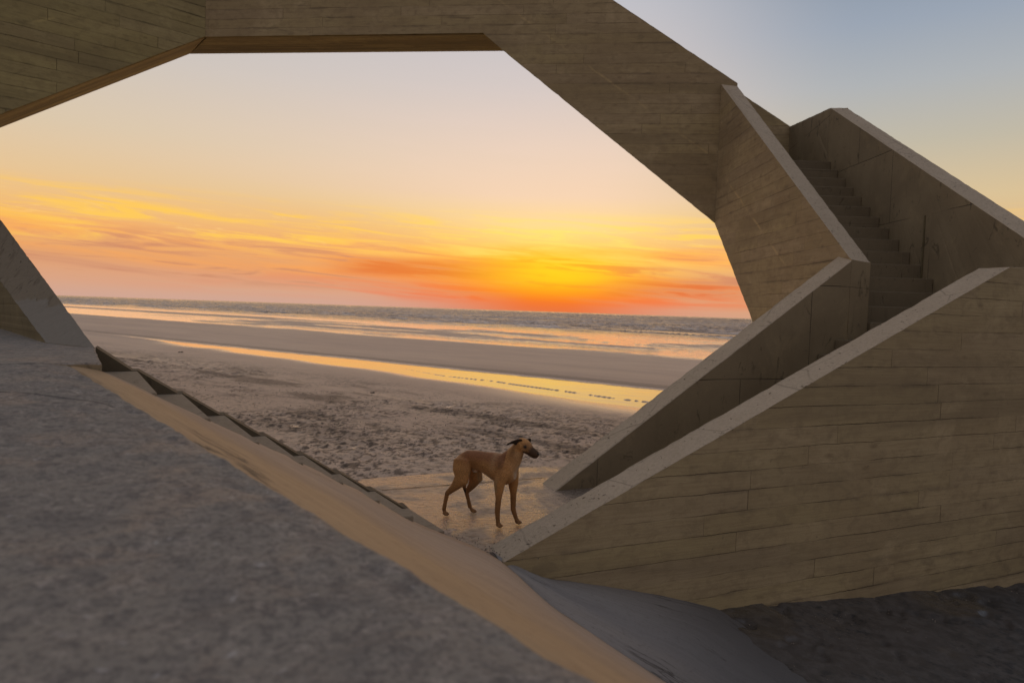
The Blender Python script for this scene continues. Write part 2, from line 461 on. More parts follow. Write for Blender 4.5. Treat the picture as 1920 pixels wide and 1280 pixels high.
mt, t, b = material('pitted_repaired_concrete')
pos = t.new('ShaderNodeTexCoord').outputs['Object']
X, Y, Z = t.sep(pos)
n1 = t.noise(pos, 3.5, 6, .62, .4)
n2 = t.noise(pos, 30, 5, .65)
pt = t.step(t.noise(pos, 14, 4, .6, .6), .63, .69)
rep_ = t.step(t.m('ADD', Z, t.m('MULTIPLY', t.m('SUBTRACT', n1, .5), .35)), 1.80, 1.78)
big_ = t.m('MULTIPLY', t.step(t.noise(pos, 5, 4, .6), .55, .62), t.step(Z, 1.62, 1.8))
k = t.mix(n2, lin(.17, .145, .11), lin(.27, .235, .18))
k = t.mix(t.m('MULTIPLY', big_, .5), k, lin(.12, .095, .065))
k = t.mix(t.m('MULTIPLY', pt, .85), k, lin(.04, .033, .025))
k = t.mix(t.m('MULTIPLY', rep_, .85), k, t.mix(n2, lin(.21, .20, .18), lin(.29, .275, .25)))
t.put(b.inputs['Base Color'], k)
b.inputs['Roughness'].default_value = .85
t.put(b.inputs['Normal'], t.bump(t.m('SUBTRACT', n2, t.m('MULTIPLY', pt, t.m('SUBTRACT', 1.0, rep_))), .8, .01))
M_butt = mt

# grey slab top, close to the lens
mt, t, b = material('grey_weathered_concrete')
pos = t.new('ShaderNodeTexCoord').outputs['Object']
n1 = t.noise(pos, 1.9, 6, .62, .4)
n2 = t.noise(pos, 7.5, 5, .62, .3)
n3 = t.noise(pos, 60, 5, .7)
n4 = t.noise(t.scale(pos, (1, 1, 1), (2, 8, 1)), 3.1, 6, .6, .6)
px, py, pzz = t.sep(pos)
k = t.mix(n1, lin(.22, .218, .215), lin(.37, .34, .30))
k = t.mix(t.step(n2, .50, .66, 0, .42), k, lin(.16, .158, .165))
k = t.mix(t.step(n4, .50, .66, 0, .6), k, lin(.42, .34, .275))
k = t.mix(t.step(t.noise(pos, 16, 5, .7, .4), .50, .62, 0, .55), k, lin(.13, .125, .13))
k = t.mix(t.step(t.noise(t.scale(pos, (1, 1, 1), (7, 7, 7)), 21, 5, .7, .3), .52, .64, 0, .5), k, lin(.46, .42, .39))
k = t.mix(t.step(n3, .46, .62, 0, .55), k, lin(.11, .105, .11))
k = t.mix(t.step(t.noise(pos, 24, 3, .6), .66, .74, 0, .7), k, lin(.5, .49, .5))
# casting joint across the slab
jn = t.m('ABSOLUTE', t.m('SUBTRACT', t.m('ADD', py, t.m('MULTIPLY', px, .12)), t.m('ADD', 2.56, t.m('MULTIPLY', n2, .03))))
k = t.mix(t.step(jn, .012, .003, 0, .75), k, lin(.05, .05, .06))
t.put(b.inputs['Base Color'], k)
b.inputs['Roughness'].default_value = .8
b.inputs['Specular IOR Level'].default_value = .3
h = t.m('ADD', t.m('MULTIPLY', n2, 1.0), t.m('MULTIPLY', n3, .4))
t.put(b.inputs['Normal'], t.bump(h, .8, .012))
M_grey = mt

COAST = R(-52.4)
CN = (math.cos(COAST) * 1.0, -math.sin(COAST))        # unit vector to seaward, see below
CN = (math.sin(R(37.6)), math.cos(R(37.6)))
CD = (math.sin(COAST), math.cos(COAST))

# beach sand: wetness comes from the height above the water table
mt, t, b = material('wet_beach_sand')
pos = t.new('ShaderNodeTexCoord').outputs['Object']
X, Y, Z = t.sep(pos)
S = t.vm('DOT_PRODUCT', pos, (CN[0], CN[1], 0))
C_ = t.vm('DOT_PRODUCT', pos, (CD[0], CD[1], 0))
sc = t.comb(S, C_, 0)
att = t.new('ShaderNodeAttribute', attribute_name='damp')  # third channel: dark wet tone and shade painted into the pit sand
dampv = t.sep(att.outputs['Color'])
damp, weed, shade = dampv[0], dampv[1], dampv[2]
f1 = t.noise(t.scale(sc, (1.0, .35, 1)), 1.1, 6, .6, .5)
f2 = t.noise(pos, 9, 5, .62)
f3 = t.noise(pos, 70, 4, .7)
f4 = t.noise(t.scale(sc, (1.2, .18, 1)), .35, 5, .6, .3)
k = t.mix(f1, lin(.58, .46, .365), lin(.80, .65, .53))
k = t.mix(t.step(f4, .42, .62, 0, .35), k, lin(.50, .39, .34))
k = t.mix(t.step(f3, .45, .75, 0, .45), k, lin(.25, .19, .15))
upz = t.step(S, 12.6, 9.5)
spk = t.noise(t.scale(pos, (1, 1, 1), (4, 4, 0)), 13, 5, .72, .3)
spm = t.noise(pos, 1.1, 5, .6)
k = t.mix(t.m('MULTIPLY', t.m('MULTIPLY', t.step(spk, .52, .60), t.step(spm, .40, .58)), t.m('MULTIPLY', upz, .9)), k, lin(.085, .068, .056))
k = t.mix(t.m('MULTIPLY', t.m('MULTIPLY', t.step(t.noise(t.scale(sc, (3.2, 1.0, 1)), 1, 6, .72), .50, .62), t.m('MULTIPLY', t.step(S, 6.4, 8.2), upz)), .5), k, lin(.12, .095, .075))
k = t.mix(t.m('MULTIPLY', weed, .95), k, lin(.075, .06, .048))
k = t.mix(t.m('MULTIPLY', damp, .62), k, lin(.22, .17, .145))
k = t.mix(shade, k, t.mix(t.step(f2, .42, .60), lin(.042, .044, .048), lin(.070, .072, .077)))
shell = t.vor(pos, 26)
shf = t.m('MULTIPLY', t.step(shell, .12, .07), t.step(t.noise(pos, 1.3, 3), .55, .66))
k = t.mix(t.m('MULTIPLY', shf, .8), k, lin(.62, .52, .42))
t.put(b.inputs['Base Color'], k)
rough = t.m('SUBTRACT', .70, t.m('MULTIPLY', damp, .58))
t.put(b.inputs['Roughness'], rough)
t.put(b.inputs['Specular IOR Level'], t.m('ADD', .3, t.m('MULTIPLY', damp, .3)))
h = t.m('ADD', t.m('MULTIPLY', f2, 1.0), t.m('MULTIPLY', f3, .35))
t.put(b.inputs['Normal'], t.bump(t.m('MULTIPLY', t.m('MULTIPLY', h, t.m('SUBTRACT', 1.0, t.m('MULTIPLY', damp, .8))), t.m('SUBTRACT', 1.0, t.m('MULTIPLY', shade, .6))), .8, .02))
M_sand = mt

# pad
mt, t, b = material('wet_concrete_pad')
pos = t.new('ShaderNodeTexCoord').outputs['Object']
n1 = t.noise(pos, 1.6, 6, .6, .4)
n2 = t.noise(t.scale(pos, (1, 1.6, 1)), 13, 5, .6)
n3 = t.noise(pos, 80, 4, .7)
w = t.step(n1, .38, .54)
k = t.mix(w, lin(.38, .32, .27), lin(.27, .225, .19))
k = t.mix(t.step(n2, .46, .62, 0, .6), k, lin(.11, .088, .07))
k = t.mix(t.step(t.noise(t.scale(pos, (1, 2.2, 1)), 4.5, 6, .7, .5), .54, .64, 0, .5), k, lin(.36, .29, .235))
k = t.mix(t.step(n3, .5, .75, 0, .35), k, lin(.42, .34, .27))
t.put(b.inputs['Base Color'], k)
t.put(b.inputs['Roughness'], t.m('ADD', t.m('SUBTRACT', .52, t.m('MULTIPLY', w, .32)), t.m('MULTIPLY', n2, .12)))
b.inputs['Specular IOR Level'].default_value = .5
t.put(b.inputs['Normal'], t.bump(t.m('ADD', n2, t.m('MULTIPLY', n3, .5)), .9, .018))
M_pad = mt

# sea
mt, t, b = material('sea_water')
pos = t.new('ShaderNodeTexCoord').outputs['Object']
S = t.vm('DOT_PRODUCT', pos, (CN[0], CN[1], 0))
C_ = t.vm('DOT_PRODUCT', pos, (CD[0], CD[1], 0))
near = t.step(S, 55.0, 26.0)
open_ = t.step(S, 48, 80)
wv = t.noise(t.comb(t.m('MULTIPLY', S, .22), t.m('MULTIPLY', C_, .06), 0), 1, 5, .6, .4)
wv2 = t.noise(t.comb(t.m('MULTIPLY', S, 1.1), t.m('MULTIPLY', C_, .45), 4), 1, 4, .6, .3)
wv3 = t.noise(t.comb(t.m('MULTIPLY', S, 3.0), t.m('MULTIPLY', C_, 1.2), 0), 1, 3, .5)
fat = t.new('ShaderNodeAttribute', attribute_name='foam')
foam = t.m('MULTIPLY', t.sep(fat.outputs['Color'])[0], t.step(wv2, .38, .56))
foam_old = t.m('MULTIPLY', t.m('MULTIPLY', t.step(t.noise(t.comb(t.m('MULTIPLY', S, .16), t.m('MULTIPLY', C_, .035), 7), 1, 6, .62, .8), .55, .64), open_), t.step(S, 330, 90))
k = t.mix(foam, t.mix(open_, lin(.045, .042, .045), lin(.11, .09, .09)), lin(.9, .84, .82))
t.put(b.inputs['Base Color'], k)
t.put(b.inputs['Roughness'], t.m('ADD', .05, t.m('ADD', t.m('MULTIPLY', foam, .6), t.m('MULTIPLY', open_, .22))))
b.inputs['IOR'].default_value = 1.33
hh = t.m('ADD', t.m('MULTIPLY', t.m('ADD', t.m('MULTIPLY', wv, 2.0), t.m('MULTIPLY', wv2, 1.6)), open_), t.m('MULTIPLY', wv3, t.m('ADD', .012, t.m('ADD', t.m('MULTIPLY', open_, .4), t.step(S, 24, 34, 0, .24)))))
t.put(b.inputs['Normal'], t.bump(hh, 1.0, .5))
M_sea = mt


# ------------------------------------------------------------------ mesh helpers
def props(o, label=None, cat=None, group=None, kind=None):
    if label: o['label'] = label
    if cat: o['category'] = cat
    if group: o['group'] = group
    if kind: o['kind'] = kind
    return o


def mesh_obj(name, verts, faces, mats, parent=None, fm=None, uvs=None, smooth=False):
    me = bpy.data.meshes.new(name)
    me.from_pydata([tuple(v) for v in verts], [], faces)
    for mm in mats:
        me.materials.append(mm)
    if fm:
        me.polygons.foreach_set('material_index', fm)
    if smooth:
        me.polygons.foreach_set('use_smooth', [True] * len(me.polygons))
    uvl = me.uv_layers.new(name='UVMap')
    if uvs is not None:
        for lp in me.loops:
            uvl.data[lp.index].uv = uvs[lp.vertex_index]
    else:
        me.update()
        for p in me.polygons:
            n = p.normal
            if abs(n.z) < .75:
                tx = Vector((-n.y, n.x, 0)).normalized()
                if abs(tx.x) > abs(tx.y):
                    tx = tx if tx.x > 0 else -tx
                else:
                    tx = tx if tx.y > 0 else -tx
                for li in p.loop_indices:
                    v = me.vertices[me.loops[li].vertex_index].co
                    uvl.data[li].uv = (v.dot(tx), v.z)
            else:
                for li in p.loop_indices:
                    v = me.vertices[me.loops[li].vertex_index].co
                    uvl.data[li].uv = (v.x, v.y)
    me.update()
    o = bpy.data.objects.new(name, me)
    col.objects.link(o)
    if parent:
        o.parent = parent
    return o


def rough_edges(o, cut=.10, amp=.006, bev=.010):
    """Cut a flat-sided block into small faces, chamfer it and nibble its arrises, as cast concrete has."""
    me = o.data
    bm = bmesh.new()
    bm.from_mesh(me)
    bmesh.ops.recalc_face_normals(bm, faces=bm.faces)
    sharp = [e for e in bm.edges if len(e.link_faces) == 2 and e.calc_face_angle(0) > R(18)]
    for _ in range(9):
        long = [e for e in sharp if e.is_valid and e.calc_length() > cut]
        if not long:
            break
        r = bmesh.ops.subdivide_edges(bm, edges=long, cuts=1)
        sharp = [e for e in bm.edges if len(e.link_faces) == 2 and e.calc_face_angle(0) > R(18)]
    for v in bm.verts:
        if any(e.calc_face_angle(0) > R(18) for e in v.link_edges if len(e.link_faces) == 2):
            n = noise.noise_vector(v.co * 6.0) * .5 + noise.noise_vector(v.co * 23.0) * .6
            inw = -v.normal
            k = max(0.0, n.x + .1)
            v.co += inw * k * amp * 2.2 + Vector((n.x, n.y, n.z)) * amp * .35
    bm.to_mesh(me)
    bm.free()
    md = o.modifiers.new('chamfer', 'BEVEL')
    md.width = bev
    md.segments = 1
    md.limit_method = 'ANGLE'
    md.angle_limit = R(18)
    return o


def wall(name, o, d, n, w, prof, mats, parent, top_mat=1, label=None, rough=True, side_mat=0):
    """A wall standing on the line o + t*d, thickness w along n; prof = [(t_face, t_back, z_face, z_back)]."""
    o = Vector((o[0], o[1], 0)); d = Vector((d[0], d[1], 0)).normalized(); n = Vector((n[0], n[1], 0)).normalized()
    k = len(prof)
    vs = [o + d * p[0] + Vector((0, 0, p[2])) for p in prof] + [o + n * w + d * p[1] + Vector((0, 0, p[3])) for p in prof]
    fs = [list(range(k)), list(range(2 * k - 1, k - 1, -1))]
    for i in range(k):
        j = (i + 1) % k
        fs.append([i, k + i, k + j, j])
    # outward winding
    bm = bmesh.new()
    bv = [bm.verts.new(v) for v in vs]
    for i, f in enumerate(fs):
        bf = bm.faces.new([bv[a] for a in f])
        bf.material_index = 0 if i == 0 else (2 if i == 1 and len(mats) > 2 else (0 if i == 1 else side_mat))
    bmesh.ops.recalc_face_normals(bm, faces=bm.faces)
    for bf in bm.faces:
        if bf.normal.z > .5:
            bf.material_index = top_mat
        elif bf.normal.z < -.5 and len(mats) > 3:
            bf.material_index = 3
    vv = [v.co.copy() for v in bm.verts]
    ff = [[v.index for v in f.verts] for f in bm.faces]
    bm.verts.index_update()
    ff = [[v.index for v in f.verts] for f in bm.faces]
    fm = [f.material_index for f in bm.faces]
    bm.free()
    ob = mesh_obj(name, vv, ff, mats, parent, fm)
    if rough:
        rough_edges(ob)
    if label:
        ob['label'] = label
    return ob


def sq(p):   # same t and z on both faces
    return [(a, a, c, c) for a, c in p]


def block(name, pts, z0, z1, mats, parent, top_mat=0, rough=True, label=None):
    k = len(pts)
    zt = z1 if isinstance(z1, (list, tuple)) else [z1] * k
    zb = z0 if isinstance(z0, (list, tuple)) else [z0] * k
    vs = [Vector((p[0], p[1], zb[i])) for i, p in enumerate(pts)] + [Vector((p[0], p[1], zt[i])) for i, p in enumerate(pts)]
    fs = [list(range(k - 1, -1, -1)), list(range(k, 2 * k))]
    for i in range(k):
        j = (i + 1) % k
        fs.append([i, j, k + j, k + i])
    bm = bmesh.new()
    bv = [bm.verts.new(v) for v in vs]
    for f in fs:
        bm.faces.new([bv[a] for a in f])
    bmesh.ops.recalc_face_normals(bm, faces=bm.faces)
    bm.verts.index_update()
    ff = [[v.index for v in f.verts] for f in bm.faces]
    fm = [top_mat if f.normal.z > .5 else 0 for f in bm.faces]
    vv = [v.co.copy() for v in bm.verts]
    bm.free()
    ob = mesh_obj(name, vv, ff, mats, parent, fm)
    if rough:
        rough_edges(ob)
    if label:
        ob['label'] = label
    return ob


def az(a):
    return (math.sin(R(a)), math.cos(R(a)))


def lerp_rows(keys, pts, ts):
    pts = np.array(pts, float)
    return np.stack([np.interp(ts, keys, pts[:, i]) for i in range(3)], 1)


def smooth_rows(a, n=3):
    for _ in range(n):
        b = a.copy()
        b[1:-1] = (a[:-2] + a[1:-1] * 2 + a[2:]) / 4
        a = b
    return a


def grid_obj(name, rows, mats, parent=None, fmat=None, uvs=None, smooth=True):
    """rows: list of (n,3) arrays, all of one length."""
    nr, nc = len(rows), len(rows[0])
    V = np.concatenate(rows)
    F = []
    for i in range(nr - 1):
        for j in range(nc - 1):
            F.append([i * nc + j, i * nc + j + 1, (i + 1) * nc + j + 1, (i + 1) * nc + j])
    fm = [fmat(i) if fmat else 0 for i in range(nr - 1) for j in range(nc - 1)]
    return mesh_obj(name, V, F, mats, parent, fm, uvs, smooth)


# ------------------------------------------------------------------ the concrete stair sculpture
S_ = bpy.data.objects.new('stair_sculpture', None)
S_.location = (0, 0, 0)
col.objects.link(S_)
props(S_, 'huge folded concrete stairway sculpture arching over the beach, with parapets, steps and a bridge', 'sculpture')

T = .33
dA = az(66)
nA = (-dA[1], dA[0])
tip = (-.005, 4.951)
# front right parapet
wall('parapet', tip, dA, nA, T,
     [(-.03, -.03, -.25, -.25), (0, .01, .0, .0), (5.78, 5.78, 2.49, 2.49), (7.2, 7.2, 2.56, 2.56), (7.2, 7.2, -1.4, -1.4), (2.0, 2.0, -1.1, -1.1), (.9, .9, -.75, -.75)],
     [M_board, M_cope, M_plain], S_, label='long front parapet of board-marked concrete rising out of the slab to the right')
# second parapet of the lower flight
Bt = (.493, 6.995)
wall('parapet', Bt, dA, nA, T,
     [(-.06, -.06, -.2, -.2), (0, .0, .0, -.01), (4.128, 4.27, 2.632, 2.71), (4.128, 4.27, -.2, -.2)],
     [M_plain, M_cope, M_board], S_, label='inner parapet of the lower flight, smooth on its near face, behind the front parapet')
# parapet of the upper flight, boards outside
d2 = az(-.8)
n2 = (d2[1], -d2[0])
o2 = (4.255, 8.67)
L2 = 5.775
wall('parapet', o2, d2, n2, T,
     [(0.0, .152, -.2, -.2), (0.0, .152, 2.638, 2.621), (.05, .2, 2.66, 2.64), (L2, L2 - .03, 6.69, 6.66), (L2, L2 - .03, 3.81, 3.83), (.9, .9, -.2, -.2)],
     [M_board4, M_cope, M_plain], S_, side_mat=2, label='steep parapet of the upper flight with slanting boards on its outer face')
# far parapet of the upper flight
cI = (5.944, 8.04)
wall('parapet', cI, d2, n2, T,
     sq([(-.22, 2.77), (0, 2.90), (5.07, 5.878), (5.07, 4.2), (1.2, .4), (-.22, -.6)]),
     [M_plain, M_cope, M_board], S_, label='far smooth parapet of the upper flight with pale coping against the sky')
gp = Vector((5.944, 8.04, 0)) + Vector((d2[0], d2[1], 0)) * 1.92
gn = Vector((-n2[0], -n2[1], 0)); gd = Vector((d2[0], d2[1], 0))
gq = [gp - gd * .012, gp + gd * .012, gp + gd * .012 + gn * .012, gp - gd * .012 + gn * .012]
block('dark_strip', [(v.x, v.y) for v in gq], 2.25, 3.42, [M_olive], S_, rough=False, label='narrow dark vertical strip on the far parapet')  # thin dark strip standing proud of the wall face
cE = (5.873, 13.11)
f1 = (-.855, 15.036)
dF = az(-83.42)
nF = (-dF[1], dF[0]) if dF[0] > 0 else (dF[1], -dF[0])
nF = (.1146, .9934)
e1 = (6.215, 15.91)
dT = Vector((e1[0] - cE[0], e1[1] - cE[1], 0))
LT = dT.length
nT = (dT.y / LT, -dT.x / LT)
wall('parapet', cE, dT, nT, T, sq([(0.004, 5.878), (LT, 6.285), (LT, 4.4), (.004, 4.2)]), [M_plain, M_cope, M_plain], S_,
     label='short parapet at the head of the stairs turning towards the bridge')


def tF(xx):
    return -(xx + .855) / .9934


# bridge: near face and far face
top_s = .663
wall('bridge_beam', f1, dF, nF, T,
     [(tF(4.51), tF(4.51), 6.72, 6.72), (tF(4.51), tF(4.51), 3.62, 4.1), (tF(4.187), tF(4.187), 3.805, 4.3), (-.442, -.442, 7.433, 7.93), (0, 0, 7.8, 7.99), (6.38, 6.38, 7.8, 7.86), (6.38, 6.38, 9.9, 9.9), (-1.0, -1.0, 9.63, 9.63)],
     [M_board2, M_cope, M_board2, M_soffit], S_, label='near face of the bridge, board-marked, falling away to the right')
f1b = (f1[0] + nF[0] * 1.68, f1[1] + nF[1] * 1.68)


def tFb(xx):
    return -(xx - f1b[0]) / .9934


wall('bridge_beam', f1b, dF, nF, T,
     sq([(tFb(6.29), 6.25), (tFb(6.29), 4.5), (-1.2, 8.35), (7.6, 8.35), (7.6, 9.9), (-1.2, 9.9)][:2] + [(tFb(.2), 8.3), (7.9, 8.3), (7.9, 9.9), (tFb(.8), 9.9)]),
     [M_board2, M_cope, M_board2, M_soffit], S_, label='far face of the bridge showing behind the head of the stairs')
# soffits
a0 = Vector((-.855, 15.036, 7.8)); a1 = Vector((-7.17, 15.765, 7.8)); b0 = Vector((.3, 16.9, 8.165)); b1 = Vector((-8.54, 17.9, 8.17))


def slab4(name, q, th, mats, label=None):
    up = Vector((0, 0, th))
    vs = [p.copy() for p in q] + [p + up for p in q]
    fs = [[0, 1, 2, 3], [4, 5, 6, 7], [0, 1, 5, 4], [1, 2, 6, 5], [2, 3, 7, 6], [3, 0, 4, 7]]
    bm = bmesh.new()
    bv = [bm.verts.new(v) for v in vs]
    for f in fs:
        bm.faces.new([bv[a] for a in f])
    bmesh.ops.recalc_face_normals(bm, faces=bm.faces)
    bm.verts.index_update()
    vv = [v.co.copy() for v in bm.verts]
    ff = [[v.index for v in f.verts] for f in bm.faces]
    bm.free()
    # board lines run with the slab's long side (q0 -> q1)
    ax = (q[1] - q[0]).normalized()
    ac = (q[3] - q[0]); ac = (ac - ax * ac.dot(ax)).normalized()
    uvs = [((v - q[0]).dot(ax), (v - q[0]).dot(ac)) for v in vv]
    ob = mesh_obj(name, vv, ff, mats, S_, None, uvs)
    if label: ob['label'] = label
    return ob


yo = Vector((0, .06, .012))
slab4('soffit', [a0 + yo, a1 + yo, b1, b0], .3, [M_soffit], 'underside of the bridge in narrow brown boards')
h0 = Vector((4.187, 14.70, 4.35)); h1 = Vector((6.25, 16.25, 4.7))
slab4('soffit', [a0 + yo + Vector((.3, .2, .1)), h0 + yo, h1, b0 + Vector((.003, 0, .003))], .25, [M_soffit])

# left arm of the bridge, coming towards the camera
c3 = Vector((-7.175, 15.772, 0))
d3 = Vector((-.7507, -.6606, 0))
n3 = Vector((-.6606, .7507, 0))
wall('bridge_beam', (c3.x, c3.y), (d3.x, d3.y), (n3.x, n3.y), T,
     [(0, .15, 7.812, 7.812), (9.2, 9.2, 1.57, 1.57), (10.5, 10.5, 1.57, 1.57), (10.5, 10.5, 4.6, 4.6), (2.9, 2.9, 9.9, 9.9), (0, .15, 9.9, 9.9)],
     [M_board3, M_cope, M_board3, M_soffit], S_, label='left arm of the bridge, mossy boards, reaching overhead towards the viewer')
ca = Vector((-7.20, 15.83, 7.83)); cb = ca + d3 * 9.2 + Vector((0, 0, -6.24))
fa = Vector((-8.54, 17.9, 8.174)); fb = fa + d3 * 9.2 + Vector((0, 0, -6.24))
slab4('soffit', [ca + Vector((0, 0, .002)), cb, fb, fa], .3, [M_soffit], 'underside of the left arm catching orange light')
wall('bridge_beam', (fa.x, fa.y), (d3.x, d3.y), (-n3.x, -n3.y), T,
     sq([(0.0, 8.2), (9.2, 1.96), (10.5, 1.96), (10.5, 4.6), (2.9, 9.9), (0, 9.9)]),
     [M_board3, M_cope, M_board3, M_soffit], S_, label='seaward face of the left arm of the bridge')


# stairs
def flight(name, start, d, n, width, count, z0, rise, run, depth, mat, label, z_under=None):
    root = bpy.data.objects.new(name, None)
    col.objects.link(root)
    root.parent = S_
    root['label'] = label
    d = Vector((d[0], d[1], 0)).normalized(); n = Vector((n[0], n[1], 0)).normalized()
    st = Vector((start[0], start[1], 0))
    for k in range(count):
        q = st + d * run * k
        zt = z0 + rise * (k + 1)
        a = q; b_ = q + n * width; c = b_ + d * (run + .12); e = q + d * (run + .12)
        zb = zt - rise - depth
        if z_under is not None: zb = z_under(zt)
        ob = block('step', [(a.x, a.y), (b_.x, b_.y), (c.x, c.y), (e.x, e.y)], zb, zt, [mat], root, rough=False)
        bv = ob.modifiers.new('chamfer', 'BEVEL'); bv.width = .009; bv.segments = 1
    return root


# upper flight, between the two parapets
flight('stair_flight', (4.590, 8.77), d2, n2, 1.345, 15, 1.64, .2132, .2987, .35, M_step, 'upper flight of steps climbing away between two parapets')
# intermediate landing
block('landing', [(4.27, 8.68), (4.60, 8.77), (5.93, 8.76), (5.94, 8.0), (4.87, 7.52), (4.31, 8.68)], 1.3, 1.632, [M_step], S_, label='landing between the two flights')
# lower flight (between front and inner parapet)
sw = Vector((tip[0] + nA[0] * (T + .003), tip[1] + nA[1] * (T + .003), 0))
flight('stair_flight', (sw.x + dA[0] * 2.9, sw.y + dA[1] * 2.9), dA, nA, 1.325, 9, 0, .18, .285, .3, M_step, 'lower flight of steps hidden behind the front parapet')
# head of the stairs and ramped deck behind the bridge face
block('deck', [(4.6, 13.0), (5.86, 13.0), (6.2, 15.88), (.2, 16.55), (.2, 15.3), (4.53, 14.76)], [4.55, 4.55, 4.7, 8.35, 8.35, 4.9], [4.83, 4.83, 4.98, 8.75, 8.75, 5.1], [M_step], S_, rough=False, label='deck behind the bridge face')

# left landing and the left flight down to the pad
N1 = Vector((-2.66, 4.85, 0))
sd_ = Vector((.26, .13, 0))
nos = [(-2.87, 4.69)] + [(N1.x + .26 * k, N1.y + .13 * k) for k in range(9)]
block('landing', [(-2.87, 4.69), (-2.175, 3.62), (-2.345, 3.585), (-4.9, 1.1), (-10.5, 1.5), (-13.5, 14.0), (-11.0, 13.35)], -1.2, [1.5] * 7, [M_plain, M_grey], S_, top_mat=1,
      label='grey landing at the left, below the sloping buttress')
root = bpy.data.objects.new('stair_flight', None)
col.objects.link(root); root.parent = S_
root['label'] = 'left flight of shallow steps descending to the wet slab'
cr = Vector((.545, -.839, 0))
for k in range(1, 9):
    p0 = Vector((nos[k - 1][0], nos[k - 1][1], 0)); p1 = Vector((nos[k][0], nos[k][1], 0))
    Lk = 1.36 - .085 * k
    zt = 1.5 - .17 * k
    a = p0 - sd_.normalized() * .02
    q = [a, a + cr * (Lk + .0), p1 + cr * Lk, p1]
    ob = block('step', [(v.x, v.y) for v in q], max(-.3, zt - .5), zt, [M_step], root, rough=False)
    ob.data.materials[0] = M_tread
    bv = ob.modifiers.new('chamfer', 'BEVEL'); bv.width = .006; bv.segments = 1
# stringer with a saw-tooth top along the seaward side
prof = []
dS = sd_.normalized()
oS = Vector((N1.x, N1.y, 0)) - dS * .24
stp = .2907
prof.append((-.02, -.3)); prof.append((-.02, 1.5))
for k in range(1, 9):
    tt = .24 + stp * (k - 1)
    prof.append((tt - .035, 1.5 - .17 * k + .003)); prof.append((tt + .0, 1.5 - .17 * k + .003))
prof.append((.24 + stp * 7 + .012, .12)); prof.append((.24 + stp * 7 + .012, -.3))
nS = Vector((-dS.y, dS.x, 0))
wall('stringer', (oS.x, oS.y), dS, nS, .16, sq(prof), [M_shade, M_shade, M_plain], S_, rough=False, label='saw-toothed edge of the left steps')

# sloping buttress at the far left
Ra = Vector((-2.875, 4.70, 1.497)); Rd = Vector((-3.284, 3.5, 1.243))
La = Vector((-3.43, 5.01, 1.501)); Ld = Vector((-1.755, 1.885, .483))
Rb = Ra + Rd * 2.4; Lb = La + Ld * 4.2
down = lambda v, zz: Vector((v.x, v.y, zz))
vs = [Ra, Rb, Lb, La, down(Ra, -.2), down(Rb, -.2), Lb * 1, La * 1]
vs[6] = down(Lb, 1.4); vs[7] = down(La, 1.4)
fs = [[0, 1, 2, 3], [4, 7, 6, 5], [0, 4, 5, 1], [1, 5, 6, 2], [2, 6, 7, 3], [3, 7, 4, 0]]
ob = mesh_obj('buttress', vs, fs, [M_olive, M_butt], S_, [1, 0, 0, 0, 0, 0])
ob['label'] = 'pitted sloping buttress rising to the left, with a paler repaired foot'
bm = bmesh.new(); bm.from_mesh(ob.data); bmesh.ops.recalc_face_normals(bm, faces=bm.faces); bm.to_mesh(ob.data); bm.free()
rough_edges(ob, .09, .005, .012)

# near wing wall: grey top, trowelled battered side
A0 = np.array([-2.345, 3.60, 1.485]); B0 = np.array([.134, 1.15, 1.231])
ts = np.linspace(0, 1.5, 190)
E1 = A0 + (B0 - A0) * ts[:, None]
Mr = smooth_rows(lerp_rows([0, .12, .25, .5, .75, .9, 1.0, 1.1, 1.5], [(-2.17, 3.60, 1.46), (-2.06, 3.60, 1.41), (-1.90, 3.5, 1.375), (-1.37, 3.2, 1.218), (-.658, 2.6, 1.103), (-.133, 2.0, 1.05), (.15, 1.6, 1.07), (.36, 1.2, 1.12), (1.25, .1, 1.02)], ts), 30)
E2 = smooth_rows(lerp_rows([0, .12, .25, .5, .62, .75, .85, .95, 1.05, 1.2, 1.35, 1.5], [(-2.14, 3.63, 1.44), (-1.98, 3.74, 1.33), (-1.863, 4.118, 1.14), (-1.51, 4.64, .80), (-1.309, 4.855, .63), (-1.075, 5.028, .46), (-.74, 5.14, .23), (-.067, 5.088, 0), (.319, 4.579, -.15), (.885, 4.261, -.38), (1.4, 3.9, -.55), (2.0, 3.2, -.75)], ts), 10)
rows, vac = [], []


def jit(P, amp, f=5.0, seed=0):
    Q = P.copy()
    for i in range(len(Q)):
        v = Vector(Q[i] * f) + Vector((seed, seed, seed))
        n_ = noise.noise_vector(v) + noise.noise_vector(v * 3.1) * .5
        Q[i] += np.array(n_) * amp
    return Q


off = np.array([-.7, -.714, 0.0])
for i, dd in enumerate((6.0, 3.5, 2.0, 1.2, .7, .4, .22, .12, .06, .03, .012)):
    P = E1 + off * dd
    P[:, 2] += .012 if dd > .1 else 0
    rows.append(jit(P, .010 if dd > .02 else .007, 9, 1)); vac.append(-dd)
rows.append(jit(E1 + np.array([.004, .004, -.008]), .007, 9, 1)); vac.append(0)
acc = 0
for s_ in (.06, .2, .4, .6, .8):
    rows.append(jit(E1 * (1 - s_) + Mr * s_, .005, 4, 3)); vac.append(s_ * .45)
for s_ in (0, .1, .25, .5, .75, 1.0):
    rows.append(jit(Mr * (1 - s_) + E2 * s_, .005, 4, 3)); vac.append(.45 + s_ * .8)
low = E2.copy(); low[:, 2] -= .5
rows.append(low); vac.append(1.8)
uL = ts * 3.5
uvs = [(u_, v_) for v_ in vac for u_ in uL]
rowk = np.concatenate(rows)
wing = grid_obj('wing_wall', rows, [M_grey, M_batter], S_, lambda i: 0 if i < 11 else 1, uvs)
wing['label'] = 'broad grey wall top in the foreground with a smooth tan battered side'

